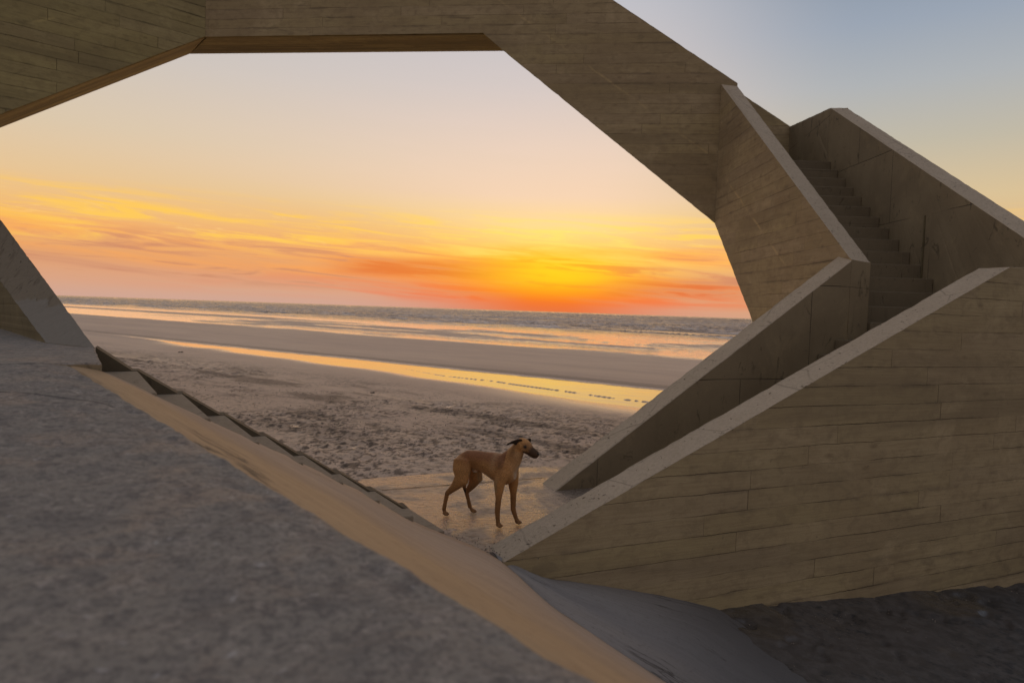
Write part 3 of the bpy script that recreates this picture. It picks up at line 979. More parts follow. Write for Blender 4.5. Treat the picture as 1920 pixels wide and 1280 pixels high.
# grey apron sloping down to the scoured sand
cs = np.linspace(0, 1, 60)
Lr = smooth_rows(lerp_rows([0, .2, .45, .7, 1], [(-.12, 5.10, .006), (.319, 4.57, -.14), (.885, 4.25, -.37), (1.4, 3.88, -.54), (2.2, 3.0, -.80)], cs), 4)
Rr = smooth_rows(lerp_rows([0, .12, .25, .38, .5, .64, .8, 1], [(-.04, 4.97, .0), (.30, 5.10, -.17), (.80, 5.33, -.30), (1.25, 5.53, -.44), (1.88, 5.83, -.66), (2.138, 5.301, -.73), (2.533, 4.83, -.79), (3.3, 4.0, -.9)], cs), 4)
rows = []
for s_ in np.linspace(-.12, 1.25, 16):
    P = Lr * (1 - s_) + Rr * s_
    if s_ > 1: P[:, 2] -= (s_ - 1) * .5
    if s_ < 0: P[:, 2] -= .04
    P[:, 2] += .03 * math.sin(max(0, min(1, s_)) * math.pi)
    rows.append(jit(P, .008, 3, 5))
uvs = [(s_ * 2.2, u_ * 4) for s_ in np.linspace(-.12, 1.25, 16) for u_ in cs]
uvs = [(b_, a_) for a_, b_ in uvs]
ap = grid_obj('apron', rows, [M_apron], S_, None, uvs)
ap['label'] = 'grey concrete apron sloping down to the dark sand under the front parapet'

# ------------------------------------------------------------------ pad
padp = [Vector(p) for p in ((-1.55, 7.22, 0), (-.35, 7.78, 0), (.20, 8.02, 0), (1.6, 8.4, 0), (3.0, 8.3, 0), (4.3, 7.15, 0), (.05, 5.16, 0), (-.3, 5.0, 0), (-.8, 4.9, 0), (-1.6, 5.3, 0), (-1.75, 6.3, 0))]
pad = block('pavement', [(p.x, p.y) for p in padp], -.35, 0.0, [M_pad], None, rough=False)
props(pad, 'wet concrete pad between the two flights of steps, where the dog stands', None, None, 'structure')
# joint in the pad: a shallow dark groove built as a narrow raised-edge strip of sand
jd = Vector((dA[0], dA[1], 0)); jn_ = Vector((-dA[1], dA[0], 0))
ja = Vector((-1.26, 6.80, 0)); jb = Vector((.42, 7.54, 0))
mj, tj, bj = material('joint_sand')
bj.inputs['Base Color'].default_value = (.04, .033, .028, 1)
bj.inputs['Roughness'].default_value = .9
js = []
nn = 60
for i in range(nn + 1):
    p = ja.lerp(jb, i / nn)
    wv_ = .006 + .006 * abs(noise.noise(p * 9))
    w0 = noise.noise(p * 4) * .008
    js.append((p + jn_ * (w0 - wv_), p + jn_ * (w0 + wv_)))
V = []
for a, b_ in js:
    V += [(a.x, a.y, .004), (b_.x, b_.y, .004)]
F = [[2 * i, 2 * i + 2, 2 * i + 3, 2 * i + 1] for i in range(nn)]
jo = mesh_obj('pavement_joint', V, F, [mj], None)
props(jo, None, None, None, 'structure')

# ------------------------------------------------------------------ beach
WATER = -.05


def sstep(a, b, x_):
    t_ = np.clip((x_ - a) / (b - a), 0, 1)
    return t_ * t_ * (3 - 2 * t_)


rng = np.random.RandomState(3)
_perm = rng.rand(256, 256)


def vnoise(x_, y_):
    xi = np.floor(x_).astype(int); yi = np.floor(y_).astype(int)
    xf = x_ - xi; yf = y_ - yi
    xf = xf * xf * (3 - 2 * xf); yf = yf * yf * (3 - 2 * yf)
    g = lambda a, b_: _perm[a % 256, b_ % 256]
    return (g(xi, yi) * (1 - xf) + g(xi + 1, yi) * xf) * (1 - yf) + (g(xi, yi + 1) * (1 - xf) + g(xi + 1, yi + 1) * xf) * yf


def fbm(x_, y_, oct_=4, gain=.5):
    s_ = 0; a = 1; tot = 0
    for i in range(oct_):
        s_ = s_ + a * vnoise(x_ * 2 ** i + 17.3 * i, y_ * 2 ** i + 5.1 * i); tot += a; a *= gain
    return s_ / tot


rad = [.3]
while rad[-1] < 420:
    r_ = rad[-1]
    step_ = r_ * (.03 if r_ < 3 else (.0052 if r_ < 30 else .009))
    rad.append(r_ + step_)
rad += [600, 1000, 2000]
rad = np.array(rad)
ang = np.concatenate([np.linspace(-180, -48, 60)[:-1], np.linspace(-48, 42, 620), np.linspace(42, 180, 60)[1:]])
AR, RR = np.meshgrid(np.radians(ang), rad)
X_ = RR * np.sin(AR); Y_ = RR * np.cos(AR)
Ss = X_ * CN[0] + Y_ * CN[1]; Cc = X_ * CD[0] + Y_ * CD[1]
fine = sstep(60, 12, RR)
h = np.zeros_like(X_)
# trampled upper beach
foot = fbm(X_ * 7.5, Y_ * 7.5, 4, .64)
clump = fbm(X_ * .55 + 3, Y_ * .55 + 9, 4)
big = fbm(Ss * .25, Cc * .1, 3)
upper = sstep(12.4, 9.0, Ss)
tex = sstep(.52, .74, foot) * sstep(.36, .60, clump)
holes = sstep(.60, .78, fbm(X_ * 5.2 + 40, Y_ * 5.2, 3, .5))
h += (-.018 + (big - .5) * .05 + tex * .024 - holes * .024 * sstep(.38, .55, clump)) * upper + (fbm(X_ * 9, Y_ * 9, 3) - .5) * .012 * upper * fine
# runnel (first water channel) – wider towards the right
cw = np.clip((Cc + 2) / 40, 0, 1)
s_in = 12.2 + 3.0 * cw + (fbm(Cc * .25, Ss * .1, 4) - .5) * .9
s_out = 16.6 - 1.7 * cw + (fbm(Cc * .22 + 30, Ss * .1, 4) - .5) * .5
ch = sstep(s_in - .9, s_in + .7, Ss) * (1 - sstep(s_out - .35, s_out + .25, Ss))
h += -.09 * ch
h += -.022 * sstep(s_in - 3.0, s_in - .3, Ss) * (1 - ch) * (Ss < 14)
# track of small ridges along the near bank
trk = np.exp(-((Ss - (s_in + .75)) / .075) ** 2) * sstep(.22, .5, fbm(Cc * 4.3, Ss * 1.5, 4, .75)) * sstep(26, 10, Cc)
h += trk * .062
# bar between the runnels
h += .035 * sstep(s_out, s_out + 1.5, Ss) * (1 - sstep(26, 33, Ss)) + (fbm(Ss * .8, Cc * .12, 3) - .5) * .01 * sstep(17, 20, Ss)
lowz = sstep(25, 33, Ss)
rip = fbm(Ss * .34, Cc * .085, 5, .62)
h = h * (1 - lowz) + lowz * (WATER - .055 + .125 * sstep(.36, .68, rip) * (1 - sstep(40, 62, Ss)) * sstep(120, 40, Cc))
h += .13 * np.exp(-((Ss - 46) / 3.2) ** 2) * sstep(52, 78, Cc)
h += -.8 * sstep(54, 95, Ss)
# scour pit on the landward side of the front parapet
tA = (X_ - tip[0]) * dA[0] + (Y_ - tip[1]) * dA[1]
pA = -(X_ - tip[0]) * dA[1] + (Y_ - tip[1]) * dA[0]
pit = (pA < .16)
zp = -.68 - .083 * np.clip(tA - 2.0, -3, 7) + .06 * np.clip(pA, -4, 0)
zp += .03 + (fbm(X_ * 1.7, Y_ * 1.7, 4, .55) - .5) * .06 - .03 * sstep(.62, .76, fbm(X_ * 4.5, Y_ * 4.5 + 7, 3)) + (fbm(X_ * 7, Y_ * 7, 3) - .5) * .02
h = np.where(pit & (tA < 9), zp, h)
side = sstep(6.9, 8.2, tA)
h = np.where(pit, h * (1 - side) + (-.05) * side, h)
# keep the sand just under the pad
padm = (X_ > -1.75) & (X_ < 4.3) & (pA > .1) & (tA < 5) & (pA < 3.3)
edge = sstep(3.15, 2.75, pA) * sstep(-1.6, -1.2, tA + .25 * pA)
h = np.where(pA > .1, h * (1 - edge) + np.minimum(h, -.03) * edge, h)
# sand blown over the corner at the foot of the steps
acc_ = np.exp(-(((X_ + .72) / .55) ** 2 + ((Y_ - 5.55) / .5) ** 2))
h = np.where((pA > .1), np.maximum(h, -.06 + acc_ * .075 + (fbm(X_ * 9, Y_ * 9, 3) - .5) * .05 * (acc_ > .3)), h)
nR, nC = X_.shape
V = np.stack([X_, Y_, h], -1).reshape(-1, 3)
idx = np.arange(nR * nC).reshape(nR, nC)
F = np.stack([idx[:-1, :-1], idx[:-1, 1:], idx[1:, 1:], idx[1:, :-1]], -1).reshape(-1, 4)
me = bpy.data.meshes.new('beach')
me.vertices.add(len(V)); me.vertices.foreach_set('co', V.ravel())
me.loops.add(F.size); me.loops.foreach_set('vertex_index', F.ravel().astype(np.int32))
me.polygons.add(len(F)); me.polygons.foreach_set('loop_start', np.arange(0, F.size, 4, dtype=np.int32))
me.polygons.foreach_set('use_smooth', np.ones(len(F), bool))
me.update(calc_edges=True)
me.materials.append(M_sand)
damp = sstep(.048, .0, h - WATER) * .9
damp = np.where(Ss > 17, sstep(.05, .0, h - WATER) * .85, damp)
sheen = sstep(s_in - 2.4, s_in - .4, Ss) * (Ss < 15) * sstep(16, 5, Cc)
damp = np.maximum(damp * (Ss > 9.5), sheen * .9)
puddle = sstep(.60, .72, fbm(X_ * .9 + 11, Y_ * .9 + 4, 3)) * sstep(-.03, -.045, h)
damp = np.maximum(damp, puddle * upper * .8)
weed = sstep(.49, .60, fbm(X_ * 13 + 5, Y_ * 13, 4, .68)) * sstep(.40, .56, clump) * .85 * upper
wl = sstep(.50, .66, fbm(Ss * 1.3 + 7, Cc * .35, 5, .6)) * sstep(5.2, 7.2, Ss) * sstep(11.4, 9.2, Ss) * .6
weed = np.clip(weed + wl + (acc_ > .25) * .5 * sstep(.45, .6, fbm(X_ * 6, Y_ * 6, 3)), 0, 1)
weed = np.where(trk > .25, .8, weed)
weed = np.where((Ss > s_out) & (Ss < s_out + .5), np.maximum(weed, .35), weed)
shd = np.where(pit & (tA < 11), .92, 0.0)  # dark wet tone and shade, both painted into the pit sand
ca_ = me.color_attributes.new('damp', 'FLOAT_COLOR', 'POINT')  # channels: damp, weed, painted wet tone and shade of the pit
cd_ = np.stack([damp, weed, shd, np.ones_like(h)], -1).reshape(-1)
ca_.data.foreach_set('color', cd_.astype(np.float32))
beach = bpy.data.objects.new('beach', me)
col.objects.link(beach)
props(beach, 'wet sandy beach with a water channel and trampled patches', None, None, 'structure')

# sea sheet: real waves out to some hundreds of metres, then flat water to the horizon
rs = [11.0]
while rs[-1] < 900:
    rs.append(rs[-1] * (1.0048 if rs[-1] > 40 else 1.02))
rs += [1300, 2200, 5000, 12000, 40000]
rs = np.array(rs)
an = np.radians(np.concatenate([np.linspace(-115, -46, 30)[:-1], np.linspace(-46, 44, 560), np.linspace(44, 110, 30)[1:]]))
AR2, RR2 = np.meshgrid(an, rs)
Xs = RR2 * np.sin(AR2); Ys = RR2 * np.cos(AR2)
S2 = Xs * CN[0] + Ys * CN[1]; C2 = Xs * CD[0] + Ys * CD[1]
w1_ = fbm(S2 * .16 + 100, C2 * .035 + 50, 4, .55)
rdg = 1 - np.abs(2 * w1_ - 1) * 2.2
w2_ = fbm(S2 * .55 + 60, C2 * .16 + 20, 3, .55)
amp = sstep(50, 75, S2) * sstep(3000, 900, RR2)
far_ = sstep(150, 500, S2)
hz = amp * (np.clip(rdg, 0, 1) ** 5 * (.26 + .5 * far_) + (w2_ - .5) * (.16 + .5 * far_))
foam_ = sstep(.62, .9, rdg) * sstep(.41, .55, fbm(S2 * .3 + 9, C2 * .05 + 3, 4, .6)) * sstep(52, 62, S2) * sstep(330, 120, S2)
Vs = np.stack([Xs, Ys, WATER + hz], -1).reshape(-1, 3)
nR2, nC2 = Xs.shape
idx = np.arange(nR2 * nC2).reshape(nR2, nC2)
Fs = np.stack([idx[:-1, :-1], idx[1:, :-1], idx[1:, 1:], idx[:-1, 1:]], -1).reshape(-1, 4)
keep = (S2.reshape(-1)[Fs].min(1) > 11.3)
Fs = Fs[keep][:, ::-1]
me = bpy.data.meshes.new('sea')
me.vertices.add(len(Vs)); me.vertices.foreach_set('co', Vs.ravel())
me.loops.add(Fs.size); me.loops.foreach_set('vertex_index', Fs.ravel().astype(np.int32))
me.polygons.add(len(Fs)); me.polygons.foreach_set('loop_start', np.arange(0, Fs.size, 4, dtype=np.int32))
me.polygons.foreach_set('use_smooth', np.ones(len(Fs), bool))
me.update(calc_edges=True)
fa_ = me.color_attributes.new('foam', 'FLOAT_COLOR', 'POINT')
fc_ = np.repeat(foam_.reshape(-1)[:, None], 4, 1)
fa_.data.foreach_set('color', fc_.ravel().astype(np.float32))
me.materials.append(M_sea)
sea = bpy.data.objects.new('sea', me)
col.objects.link(sea)
props(sea, 'grey sea and shallow pools reflecting the sunset', None, None, 'structure')

# ------------------------------------------------------------------ debris on the sand
mt, t, b = material('dark_weed')
pos = t.new('ShaderNodeTexCoord').outputs['Object']
t.put(b.inputs['Base Color'], t.mix(t.noise(pos, 40, 4), lin(.02, .018, .014), lin(.07, .055, .035)))
b.inputs['Roughness'].default_value = .6
M_weed = mt


def clump_obj(name, c, sz, seed, label, cat, group=None, mat=None):
    rnd = random.Random(seed)
    bm = bmesh.new()
    for i in range(5):
        mtx = Matrix.Translation((rnd.uniform(-.5, .5) * sz, rnd.uniform(-.3, .3) * sz, .12 * sz)) @ Matrix.Rotation(rnd.uniform(0, 3), 4, 'Z') @ Matrix.Diagonal((rnd.uniform(.25, .6) * sz, rnd.uniform(.15, .3) * sz, rnd.uniform(.12, .3) * sz, 1))
        bmesh.ops.create_icosphere(bm, subdivisions=2, radius=1, matrix=mtx)
    for v in bm.verts:
        v.co += noise.noise_vector(v.co * (3 / sz) + Vector((seed, 0, 0))) * sz * .12
    me_ = bpy.data.meshes.new(name)
    bm.to_mesh(me_); bm.free()
    me_.materials.append(mat or M_weed)
    o = bpy.data.objects.new(name, me_)
    o.location = c
    col.objects.link(o)
    props(o, label, cat, group)
    return o


clump_obj('seaweed_clump', (-11.6, 23.9, -.03), .15, 3, 'dark seaweed clump lying alone on the sand near the far left steps', 'seaweed')
clump_obj('seaweed_clump', (-2.95, 14.6, -.02), .07, 5, 'small dark lump on the bare sand left of the dog', 'seaweed')
clump_obj('seaweed_clump', (1.72, 13.9, -.06), .10, 8, 'small dark lump at the edge of the bright water channel', 'seaweed')

# shell grit and pebbles, countless
rnd = random.Random(11)
V, F = [], []
for i in range(2600):
    if i < 1700:
        xx = rnd.uniform(-9, 3.5); yy = rnd.uniform(6.2, 15)
        if xx * CN[0] + yy * CN[1] > 11: continue
        zz = -.012
        if -1.7 < xx < 4.5 and -(xx - tip[0]) * dA[1] + (yy - tip[1]) * dA[0] < 3.2: continue
        s_ = rnd.uniform(.004, .013)
    elif i < 2250:
        tt = rnd.uniform(1.9, 6.3); pp = -abs(rnd.gauss(0, .5)) - .01
        xx = tip[0] + dA[0] * tt - dA[1] * pp; yy = tip[1] + dA[1] * tt + dA[0] * pp
        zz = -.67 - .083 * (tt - 2) + .06 * pp
        s_ = rnd.uniform(.003, .009)
    else:
        tt = rnd.uniform(0, 1); xx = -.95 + tt * 1.0 + rnd.gauss(0, .09); yy = 5.75 - tt * .72 + rnd.gauss(0, .07); zz = .012
        s_ = rnd.uniform(.002, .008)
    k0 = len(V)
    a_ = rnd.uniform(0, 6.28)
    for j in range(4):
        V.append((xx + math.cos(a_ + j * 1.57) * s_ * (1 if j % 2 else .7), yy + math.sin(a_ + j * 1.57) * s_, zz))
    V.append((xx, yy, zz + s_ * .7)); V.append((xx, yy, zz - s_ * .7))
    for j in range(4):
        F.append([k0 + j, k0 + (j + 1) % 4, k0 + 4]); F.append([k0 + (j + 1) % 4, k0 + j, k0 + 5])
mt, t, b = material('shell_grit')
oi = t.new('ShaderNodeTexCoord').outputs['Object']
wn = t.noise(oi, 3.7, 1)
wn2 = t.new('ShaderNodeTexWhiteNoise', noise_dimensions='3D')
t.put(wn2.inputs['Vector'], t.vm('FLOOR', t.scale(oi, (14, 14, 0))))
t.put(b.inputs['Base Color'], t.mix(t.step(wn2.outputs['Value'], .62, .75), lin(.05, .04, .035), lin(.38, .32, .27)))
b.inputs['Roughness'].default_value = .4
gr = mesh_obj('shell_grit', V, F, [mt], None)
props(gr, 'scattered shell grit and tiny pebbles', None, None, 'stuff')

# ------------------------------------------------------------------ the dog
DO = Vector((-.28, 5.98, 0)); DA = R(122)
dfw = Vector((math.sin(DA), math.cos(DA), 0)); dlt = Vector((-dfw.y, dfw.x, 0))
dog = bpy.data.objects.new('dog', None)
col.objects.link(dog)
dog.location = DO
dog.rotation_euler = (0, 0, math.atan2(dfw.y, dfw.x))
props(dog, 'slim tan dog with dark muzzle and ears standing on the wet slab', 'dog')


def tube(bm, pts, seg=14, cap=True):
    """pts: (f, l, z, r_side, r_up) rings, lofted; r_up is measured across the path in its vertical plane."""
    P = [Vector(p[:3]) for p in pts]
    rings = []
    for i, p in enumerate(pts):
        d_ = (P[min(i + 1, len(P) - 1)] - P[max(i - 1, 0)]).normalized()
        s_ = Vector((0, 1, 0)) - d_ * d_.y
        s_.normalize()
        u_ = d_.cross(s_).normalized()
        rs, ru = p[3], (p[4] if len(p) > 4 else p[3])
        rings.append([bm.verts.new(P[i] + s_ * math.cos(a_) * rs + u_ * math.sin(a_) * ru) for a_ in [2 * math.pi * k / seg for k in range(seg)]])
    for a_, b_ in zip(rings, rings[1:]):
        for k in range(seg):
            bm.faces.new([a_[k], a_[(k + 1) % seg], b_[(k + 1) % seg], b_[k]])
    for rg, dr in ((rings[0], P[0] - P[1]), (rings[-1], P[-1] - P[-2])):
        c_ = sum((v.co for v in rg), Vector()) / seg
        rr = sum(((v.co - c_).length for v in rg)) / seg
        cv_ = bm.verts.new(c_ + dr.normalized() * rr * .7)
        for k in range(seg):
            bm.faces.new([rg[k], rg[(k + 1) % seg], cv_])


def ball(bm, c, r, sc=(1, 1, 1), rot=None):
    mtx = Matrix.Translation(c) @ (rot or Matrix.Identity(4)) @ Matrix.Diagonal((r * sc[0], r * sc[1], r * sc[2], 1))
    bmesh.ops.create_icosphere(bm, subdivisions=3, radius=1, matrix=mtx)


bm = bmesh.new()
# trunk: (f, l, zc, half width, half height)
tr = [(-.205, 0, .462, .050, .060), (-.16, 0, .485, .068, .078), (-.10, 0, .512, .074, .084), (-.03, 0, .522, .070, .082), (.05, 0, .520, .074, .088),
      (.12, 0, .506, .084, .104), (.19, 0, .492, .092, .122), (.26, 0, .482, .096, .132), (.33, 0, .482, .094, .128), (.375, 0, .492, .080, .112), (.408, 0, .500, .060, .088)]
P = [p for p in tr]
rings = []
seg = 20
for f_, l_, zc, w_, h_ in P:
    rings.append([bm.verts.new((f_, l_ + math.cos(a_) * w_ * (1 - .25 * max(0, -math.sin(a_))), zc + math.sin(a_) * h_)) for a_ in [2 * math.pi * k / seg for k in range(seg)]])
for a_, b_ in zip(rings, rings[1:]):
    for k in range(seg):
        bm.faces.new([a_[k], a_[(k + 1) % seg], b_[(k + 1) % seg], b_[k]])
bm.faces.new(rings[0]); bm.faces.new(rings[-1])
# neck
tube(bm, [(.30, 0, .505, .074, .112), (.350, .003, .560, .066, .100), (.388, .008, .615, .057, .080), (.415, .013, .665, .050, .064), (.438, .018, .705, .046, .054)])
# head
HB = Vector((.420, .02, .728)); HN = Vector((.612, .018, .652))
ax = (HN - HB).normalized(); HL = (HN - HB).length
hd = [(0, .046, .046, .0), (.12, .058, .056, .002), (.27, .062, .059, .004), (.40, .056, .053, .002), (.50, .048, .049, -.004), (.60, .039, .043, -.008), (.72, .036, .042, -.011), (.86, .033, .039, -.011), (.96, .027, .032, -.007)]
tube(bm, [tuple(HB + ax * (HL * k) + Vector((0, 0, o_))) + (w_, h_) for k, w_, h_, o_ in hd], 18)
# cheeks and brow
for sg in (-1, 1):
    ball(bm, HB + ax * .085 + Vector((0, sg * .034, -.016)), .026)
    ball(bm, HB + ax * .085 + Vector((0, sg * .028, .030)), .019)
# lower jaw
tube(bm, [tuple(HB + ax * (HL * .42) + Vector((0, 0, -.030))) + (.030, .022), tuple(HB + ax * (HL * .7) + Vector((0, 0, -.030))) + (.024, .018), tuple(HB + ax * (HL * .86) + Vector((0, 0, -.027))) + (.019, .014)])


def leg(pts):
    pts = [p[:3] + (p[3] * 1.14 + .001, p[4] * 1.14 + .001) for p in pts]
    p0 = pts[0]
    pts = [(p0[0], p0[1] * .35, p0[2] + .035, p0[3] * .5, p0[4] * .55)] + pts
    tube(bm, pts, 14)


# hind legs
for sg, hip, thg, st, mid, hk, sh, an, toe in (
        (-1, (-.115, -.052, .505), (-.105, -.070, .425), (-.095, -.088, .345), (-.165, -.098, .268), (-.236, -.100, .203), (-.252, -.100, .130), (-.268, -.100, .048), (-.238, -.100, .020)),
        (1, (-.10, .052, .505), (-.085, .075, .420), (-.062, .092, .335), (-.115, .100, .250), (-.170, .104, .182), (-.150, .108, .115), (-.130, .112, .046), (-.088, .114, .022))):
    leg([hip + (.050, .078), thg + (.046, .082), st + (.036, .062), mid + (.022, .032), hk + (.016, .020), sh + (.013, .016), an + (.015, .017)])
    ax_ = Vector(toe)
    ball(bm, ax_ + Vector((-.012, 0, .004)), .026, (1.15, .82, .72))
    for q in (-.75, -.25, .25, .75):
        ball(bm, ax_ + Vector((.012 - abs(q) * .008, q * .024, -.004)), .0115, (1.35, .85, .95))
# fore legs
for sg, shd_, elb, mid, wr, ps, toe in (
        (-1, (.325, -.060, .480), (.302, -.084, .372), (.303, -.089, .250), (.296, -.090, .135), (.304, -.090, .060), (.322, -.090, .022)),
        (1, (.340, .050, .474), (.338, .082, .366), (.340, .089, .250), (.343, .090, .125), (.372, .090, .055), (.402, .090, .022))):
    leg([shd_ + (.034, .060), elb + (.030, .046), mid + (.020, .024), wr + (.018, .020), ps + (.014, .016), (toe[0] - .012, toe[1], toe[2] + .006, .016, .016)])
    ax_ = Vector(toe)
    ball(bm, ax_ + Vector((-.006, 0, .002)), .026, (1.15, .85, .72))
    for q in (-.75, -.25, .25, .75):
        ball(bm, ax_ + Vector((.016 - abs(q) * .008, q * .025, -.004)), .0115, (1.35, .85, .95))
    ball(bm, Vector(wr) + Vector((-.022, 0, -.008)), .008)
# tail tucked between the thighs
tube(bm, [(-.205, 0, .485, .024), (-.232, .0, .44, .022), (-.225, .004, .38, .022), (-.175, .008, .325, .024), (-.132, .010, .27, .022), (-.118, .012, .205, .008)], 10)
# sheath tuft
ball(bm, Vector((-.012, 0, .425)), .020, (1.7, .8, .9))
me = bpy.data.meshes.new('body')
bm.to_mesh(me); bm.free()
tmp = bpy.data.objects.new('tmp_body', me)
col.objects.link(tmp)
rm = tmp.modifiers.new('r', 'REMESH'); rm.mode = 'VOXEL'; rm.voxel_size = .0052; rm.use_smooth_shade = True
sm = tmp.modifiers.new('s', 'SMOOTH'); sm.iterations = 9; sm.factor = .5
dg = bpy.context.evaluated_depsgraph_get()
me2 = bpy.data.meshes.new_from_object(tmp.evaluated_get(dg))
bpy.data.objects.remove(tmp)
me2.name = 'body'
# coat markings
cat_ = me2.color_attributes.new('coat', 'FLOAT_COLOR', 'POINT')
co_ = np.zeros(len(me2.vertices) * 3); me2.vertices.foreach_get('co', co_); co_ = co_.reshape(-1, 3)
f_, l_, z_ = co_[:, 0], co_[:, 1], co_[:, 2]
tan = np.array([.66, .34, .125]); redb = np.array([.33, .13, .055]); pale = np.array([.62, .42, .24]); white = np.array([.72, .66, .58]); blk = np.array([.014, .011, .010]); dk = np.array([.17, .075, .03])
C = np.tile(tan, (len(f_), 1))


def blend(C, w, c):
    return C * (1 - w[:, None]) + c * w[:, None]


top_line = .525 + .02 * f_
nz = np.array([noise.noise(Vector(v) * 11) for v in co_])
C = blend(C, sstep(-.05, .06, z_ - top_line + nz * .03) * (f_ < .34) * .88, redb)
C = blend(C, np.exp(-(((f_ + .0) / .07) ** 2 + ((z_ - .50) / .05) ** 2)) * .4, dk)
C = blend(C, np.exp(-(((f_ - .30) / .035) ** 2 + ((z_ - .53) / .06) ** 2)) * .6, dk)
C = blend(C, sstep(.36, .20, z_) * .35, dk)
C = blend(C, np.exp(-((f_ - .228) / .032) ** 2) * sstep(.42, .50, z_) * .38, pale)
C = blend(C, sstep(.36, .44, f_) * (z_ > .38) * (z_ < .66) * .45, pale)
C = blend(C, sstep(.44, .38, z_ + nz * .02) * (z_ > .30) * (f_ > -.02) * (f_ < .30) * .6, pale * np.array([.8, .85, .8]))
C = blend(C, np.exp(-(((f_ - .445) / .05) ** 2 + (l_ / .028) ** 2 + ((z_ - .445) / .065) ** 2)) * .95, white)
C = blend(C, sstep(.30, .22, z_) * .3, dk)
C = blend(C, np.exp(-(((f_ + .012) / .03) ** 2 + (l_ / .03) ** 2 + ((z_ - .415) / .02) ** 2)) * .9, white * 1.05)
C = blend(C, ((f_ < -.11) & (f_ > -.25) & (np.abs(l_ - .006) < .032) & (z_ < .30)) * sstep(.28, .225, z_) * .9, blk * 2)
C = blend(C, sstep(.022, .008, z_) * .75, blk * 2)
hp = (co_ - np.array(HB)) @ np.array(ax)
isH = (z_ > .60) & (f_ > .42)
up_ax = np.array([ .37, 0, .93])
hv = (co_ - np.array(HB)) @ up_ax
C = blend(C, isH * sstep(.110, .150, hp) * (.96), blk)
C = blend(C, isH * sstep(.075, .105, hp) * sstep(-.006, -.024, hv) * .97, blk)
C = blend(C, isH * sstep(.075, .115, hp) * .35, dk)
C = blend(C, np.exp(-(((f_ - .395) / .028) ** 2 + ((z_ - .655) / .06) ** 2)) * (np.abs(l_) > .02) * .55, dk)
C = blend(C, np.exp(-(((f_ - .40) / .03) ** 2 + ((z_ - .735) / .03) ** 2)) * .8, blk * 2)
for sg in (-1, 1):
    ey = np.array(HB + ax * .098 + Vector((0, sg * .047, .019)))
    dd_ = np.linalg.norm(co_ - ey, axis=1)
    C = blend(C, np.exp(-(dd_ / .022) ** 2) * .9, blk * 2)
C = np.clip(C * (1 + nz[:, None] * .16), 0, 1)
cat_.data.foreach_set('color', np.concatenate([C, np.ones((len(C), 1))], 1).ravel().astype(np.float32))
mt, t, b = material('short_dog_fur')
at = t.new('ShaderNodeAttribute', attribute_name='coat')
pos = t.new('ShaderNodeTexCoord').outputs['Object']
hair = t.noise(t.scale(pos, (60, 220, 220)), 1, 3, .6)
patch = t.noise(pos, 14, 4)
k = t.mix(t.step(hair, .35, .65, 0, .5), at.outputs['Color'], lin(.02, .012, .008))
k = t.mix(t.step(patch, .45, .7, 0, .25), k, t.mix(1, at.outputs['Color'], lin(.62, .52, .44), 'MULTIPLY'))
t.put(b.inputs['Base Color'], k)
b.inputs['Roughness'].default_value = .62
b.inputs['Specular IOR Level'].default_value = .35
b.inputs['Sheen Weight'].default_value = .3
b.inputs['Sheen Roughness'].default_value = .4
b.inputs['Sheen Tint'].default_value = (1, .7, .45, 1)
t.put(b.inputs['Normal'], t.bump(hair, .35, .003))
M_fur = mt
me2.materials.clear()
me2.materials.append(M_fur)
body = bpy.data.objects.new('body', me2)
col.objects.link(body)
body.parent = dog

mt, t, b = material('dark_ear_fur')
pos = t.new('ShaderNodeTexCoord').outputs['Object']
t.put(b.inputs['Base Color'], t.mix(t.noise(pos, 30, 3), lin(.012, .009, .008), lin(.05, .028, .018)))
b.inputs['Roughness'].default_value = .7
M_ear = mt
mt, t, b = material('wet_black')
b.inputs['Base Color'].default_value = (.006, .005, .005, 1)
b.inputs['Roughness'].default_value = .18
M_blk = mt

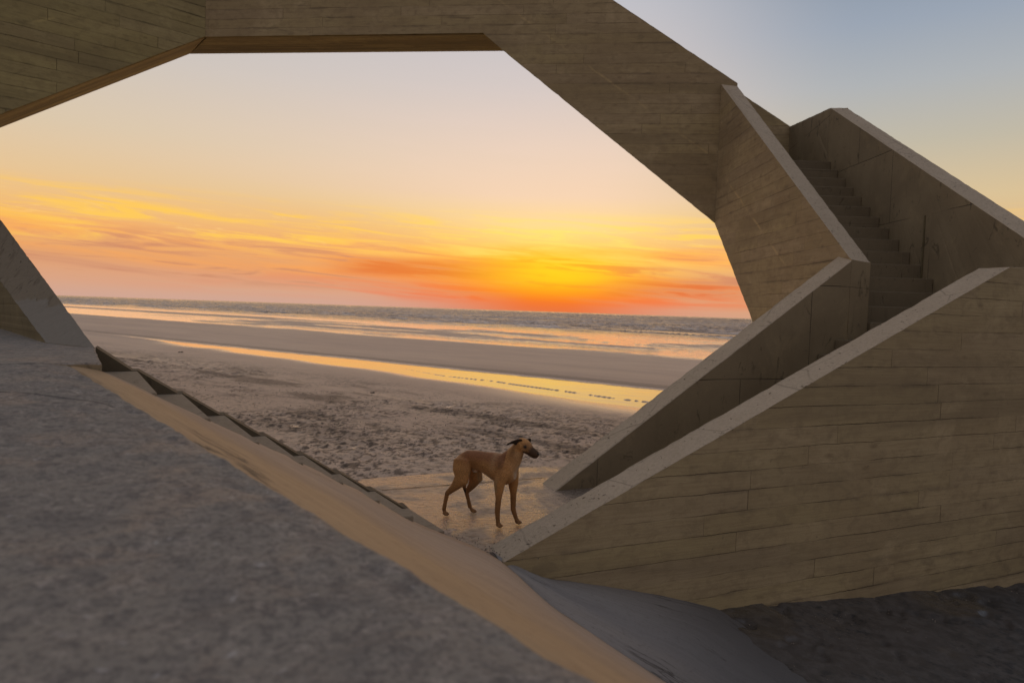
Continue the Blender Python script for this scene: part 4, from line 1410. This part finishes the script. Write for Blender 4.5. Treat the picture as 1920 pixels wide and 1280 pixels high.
for sg in (-1, 1):
    # rose ear: rises a little from the skull, then folds out and back to a point
    base_f = HB + ax * .060 + Vector((0, sg * .036, .046))
    base_b = HB + ax * .000 + Vector((0, sg * .050, -.014))
    elbow_ = HB + ax * .010 + Vector((0, sg * .072, .036)) if sg < 0 else HB + ax * .032 + Vector((0, sg * .082, .030))
    tipv = HB + Vector((-.060, sg * .100, -.010)) if sg < 0 else HB + Vector((.044, sg * .118, -.016))
    cen = [base_f * .5 + base_b * .5, base_f * .45 + elbow_ * .55, elbow_ * .8 + tipv * .2, elbow_ * .4 + tipv * .6, tipv]
    wk = 1.25 if sg < 0 else 1.35
    wid = [(base_f - base_b) * .62, (base_f - base_b) * .62, (base_f - base_b) * .56 * wk, (base_f - base_b) * .36 * wk, (base_f - base_b) * .04]
    bm = bmesh.new()
    rg = []
    for c_, w_ in zip(cen, wid):
        th = Vector((0, 0, .008))
        pts_ = []
        for k in range(10):
            a_ = 2 * math.pi * k / 10
            cup = Vector((0, sg * .0, -abs(math.cos(a_)) * .004))
            pts_.append(bm.verts.new(c_ + w_ * math.cos(a_) + (th + Vector((0, sg * .003, 0))) * math.sin(a_) + cup))
        rg.append(pts_)
    for a_, b_ in zip(rg, rg[1:]):
        for k in range(10):
            bm.faces.new([a_[k], a_[(k + 1) % 10], b_[(k + 1) % 10], b_[k]])
    bm.faces.new(rg[0]); bm.faces.new(rg[-1])
    bmesh.ops.recalc_face_normals(bm, faces=bm.faces)
    me_ = bpy.data.meshes.new('ear'); bm.to_mesh(me_); bm.free()
    me_.polygons.foreach_set('use_smooth', [True] * len(me_.polygons))
    me_.materials.append(M_ear)
    eo = bpy.data.objects.new('ear', me_); col.objects.link(eo); eo.parent = dog
    sd2 = eo.modifiers.new('s', 'SUBSURF'); sd2.levels = 1; sd2.render_levels = 2
    bm = bmesh.new(); ball(bm, HB + ax * .098 + Vector((0, sg * .0465, .019)), .0105)
    me_ = bpy.data.meshes.new('eye'); bm.to_mesh(me_); bm.free()
    me_.polygons.foreach_set('use_smooth', [True] * len(me_.polygons))
    me_.materials.append(M_blk)
    eo = bpy.data.objects.new('eye', me_); col.objects.link(eo); eo.parent = dog
bm = bmesh.new(); ball(bm, HN + Vector((-.003, 0, .006)), .0145, (.85, 1.1, .85))
me_ = bpy.data.meshes.new('nose'); bm.to_mesh(me_); bm.free()
me_.polygons.foreach_set('use_smooth', [True] * len(me_.polygons))
me_.materials.append(M_blk)
eo = bpy.data.objects.new('nose', me_); col.objects.link(eo); eo.parent = dog
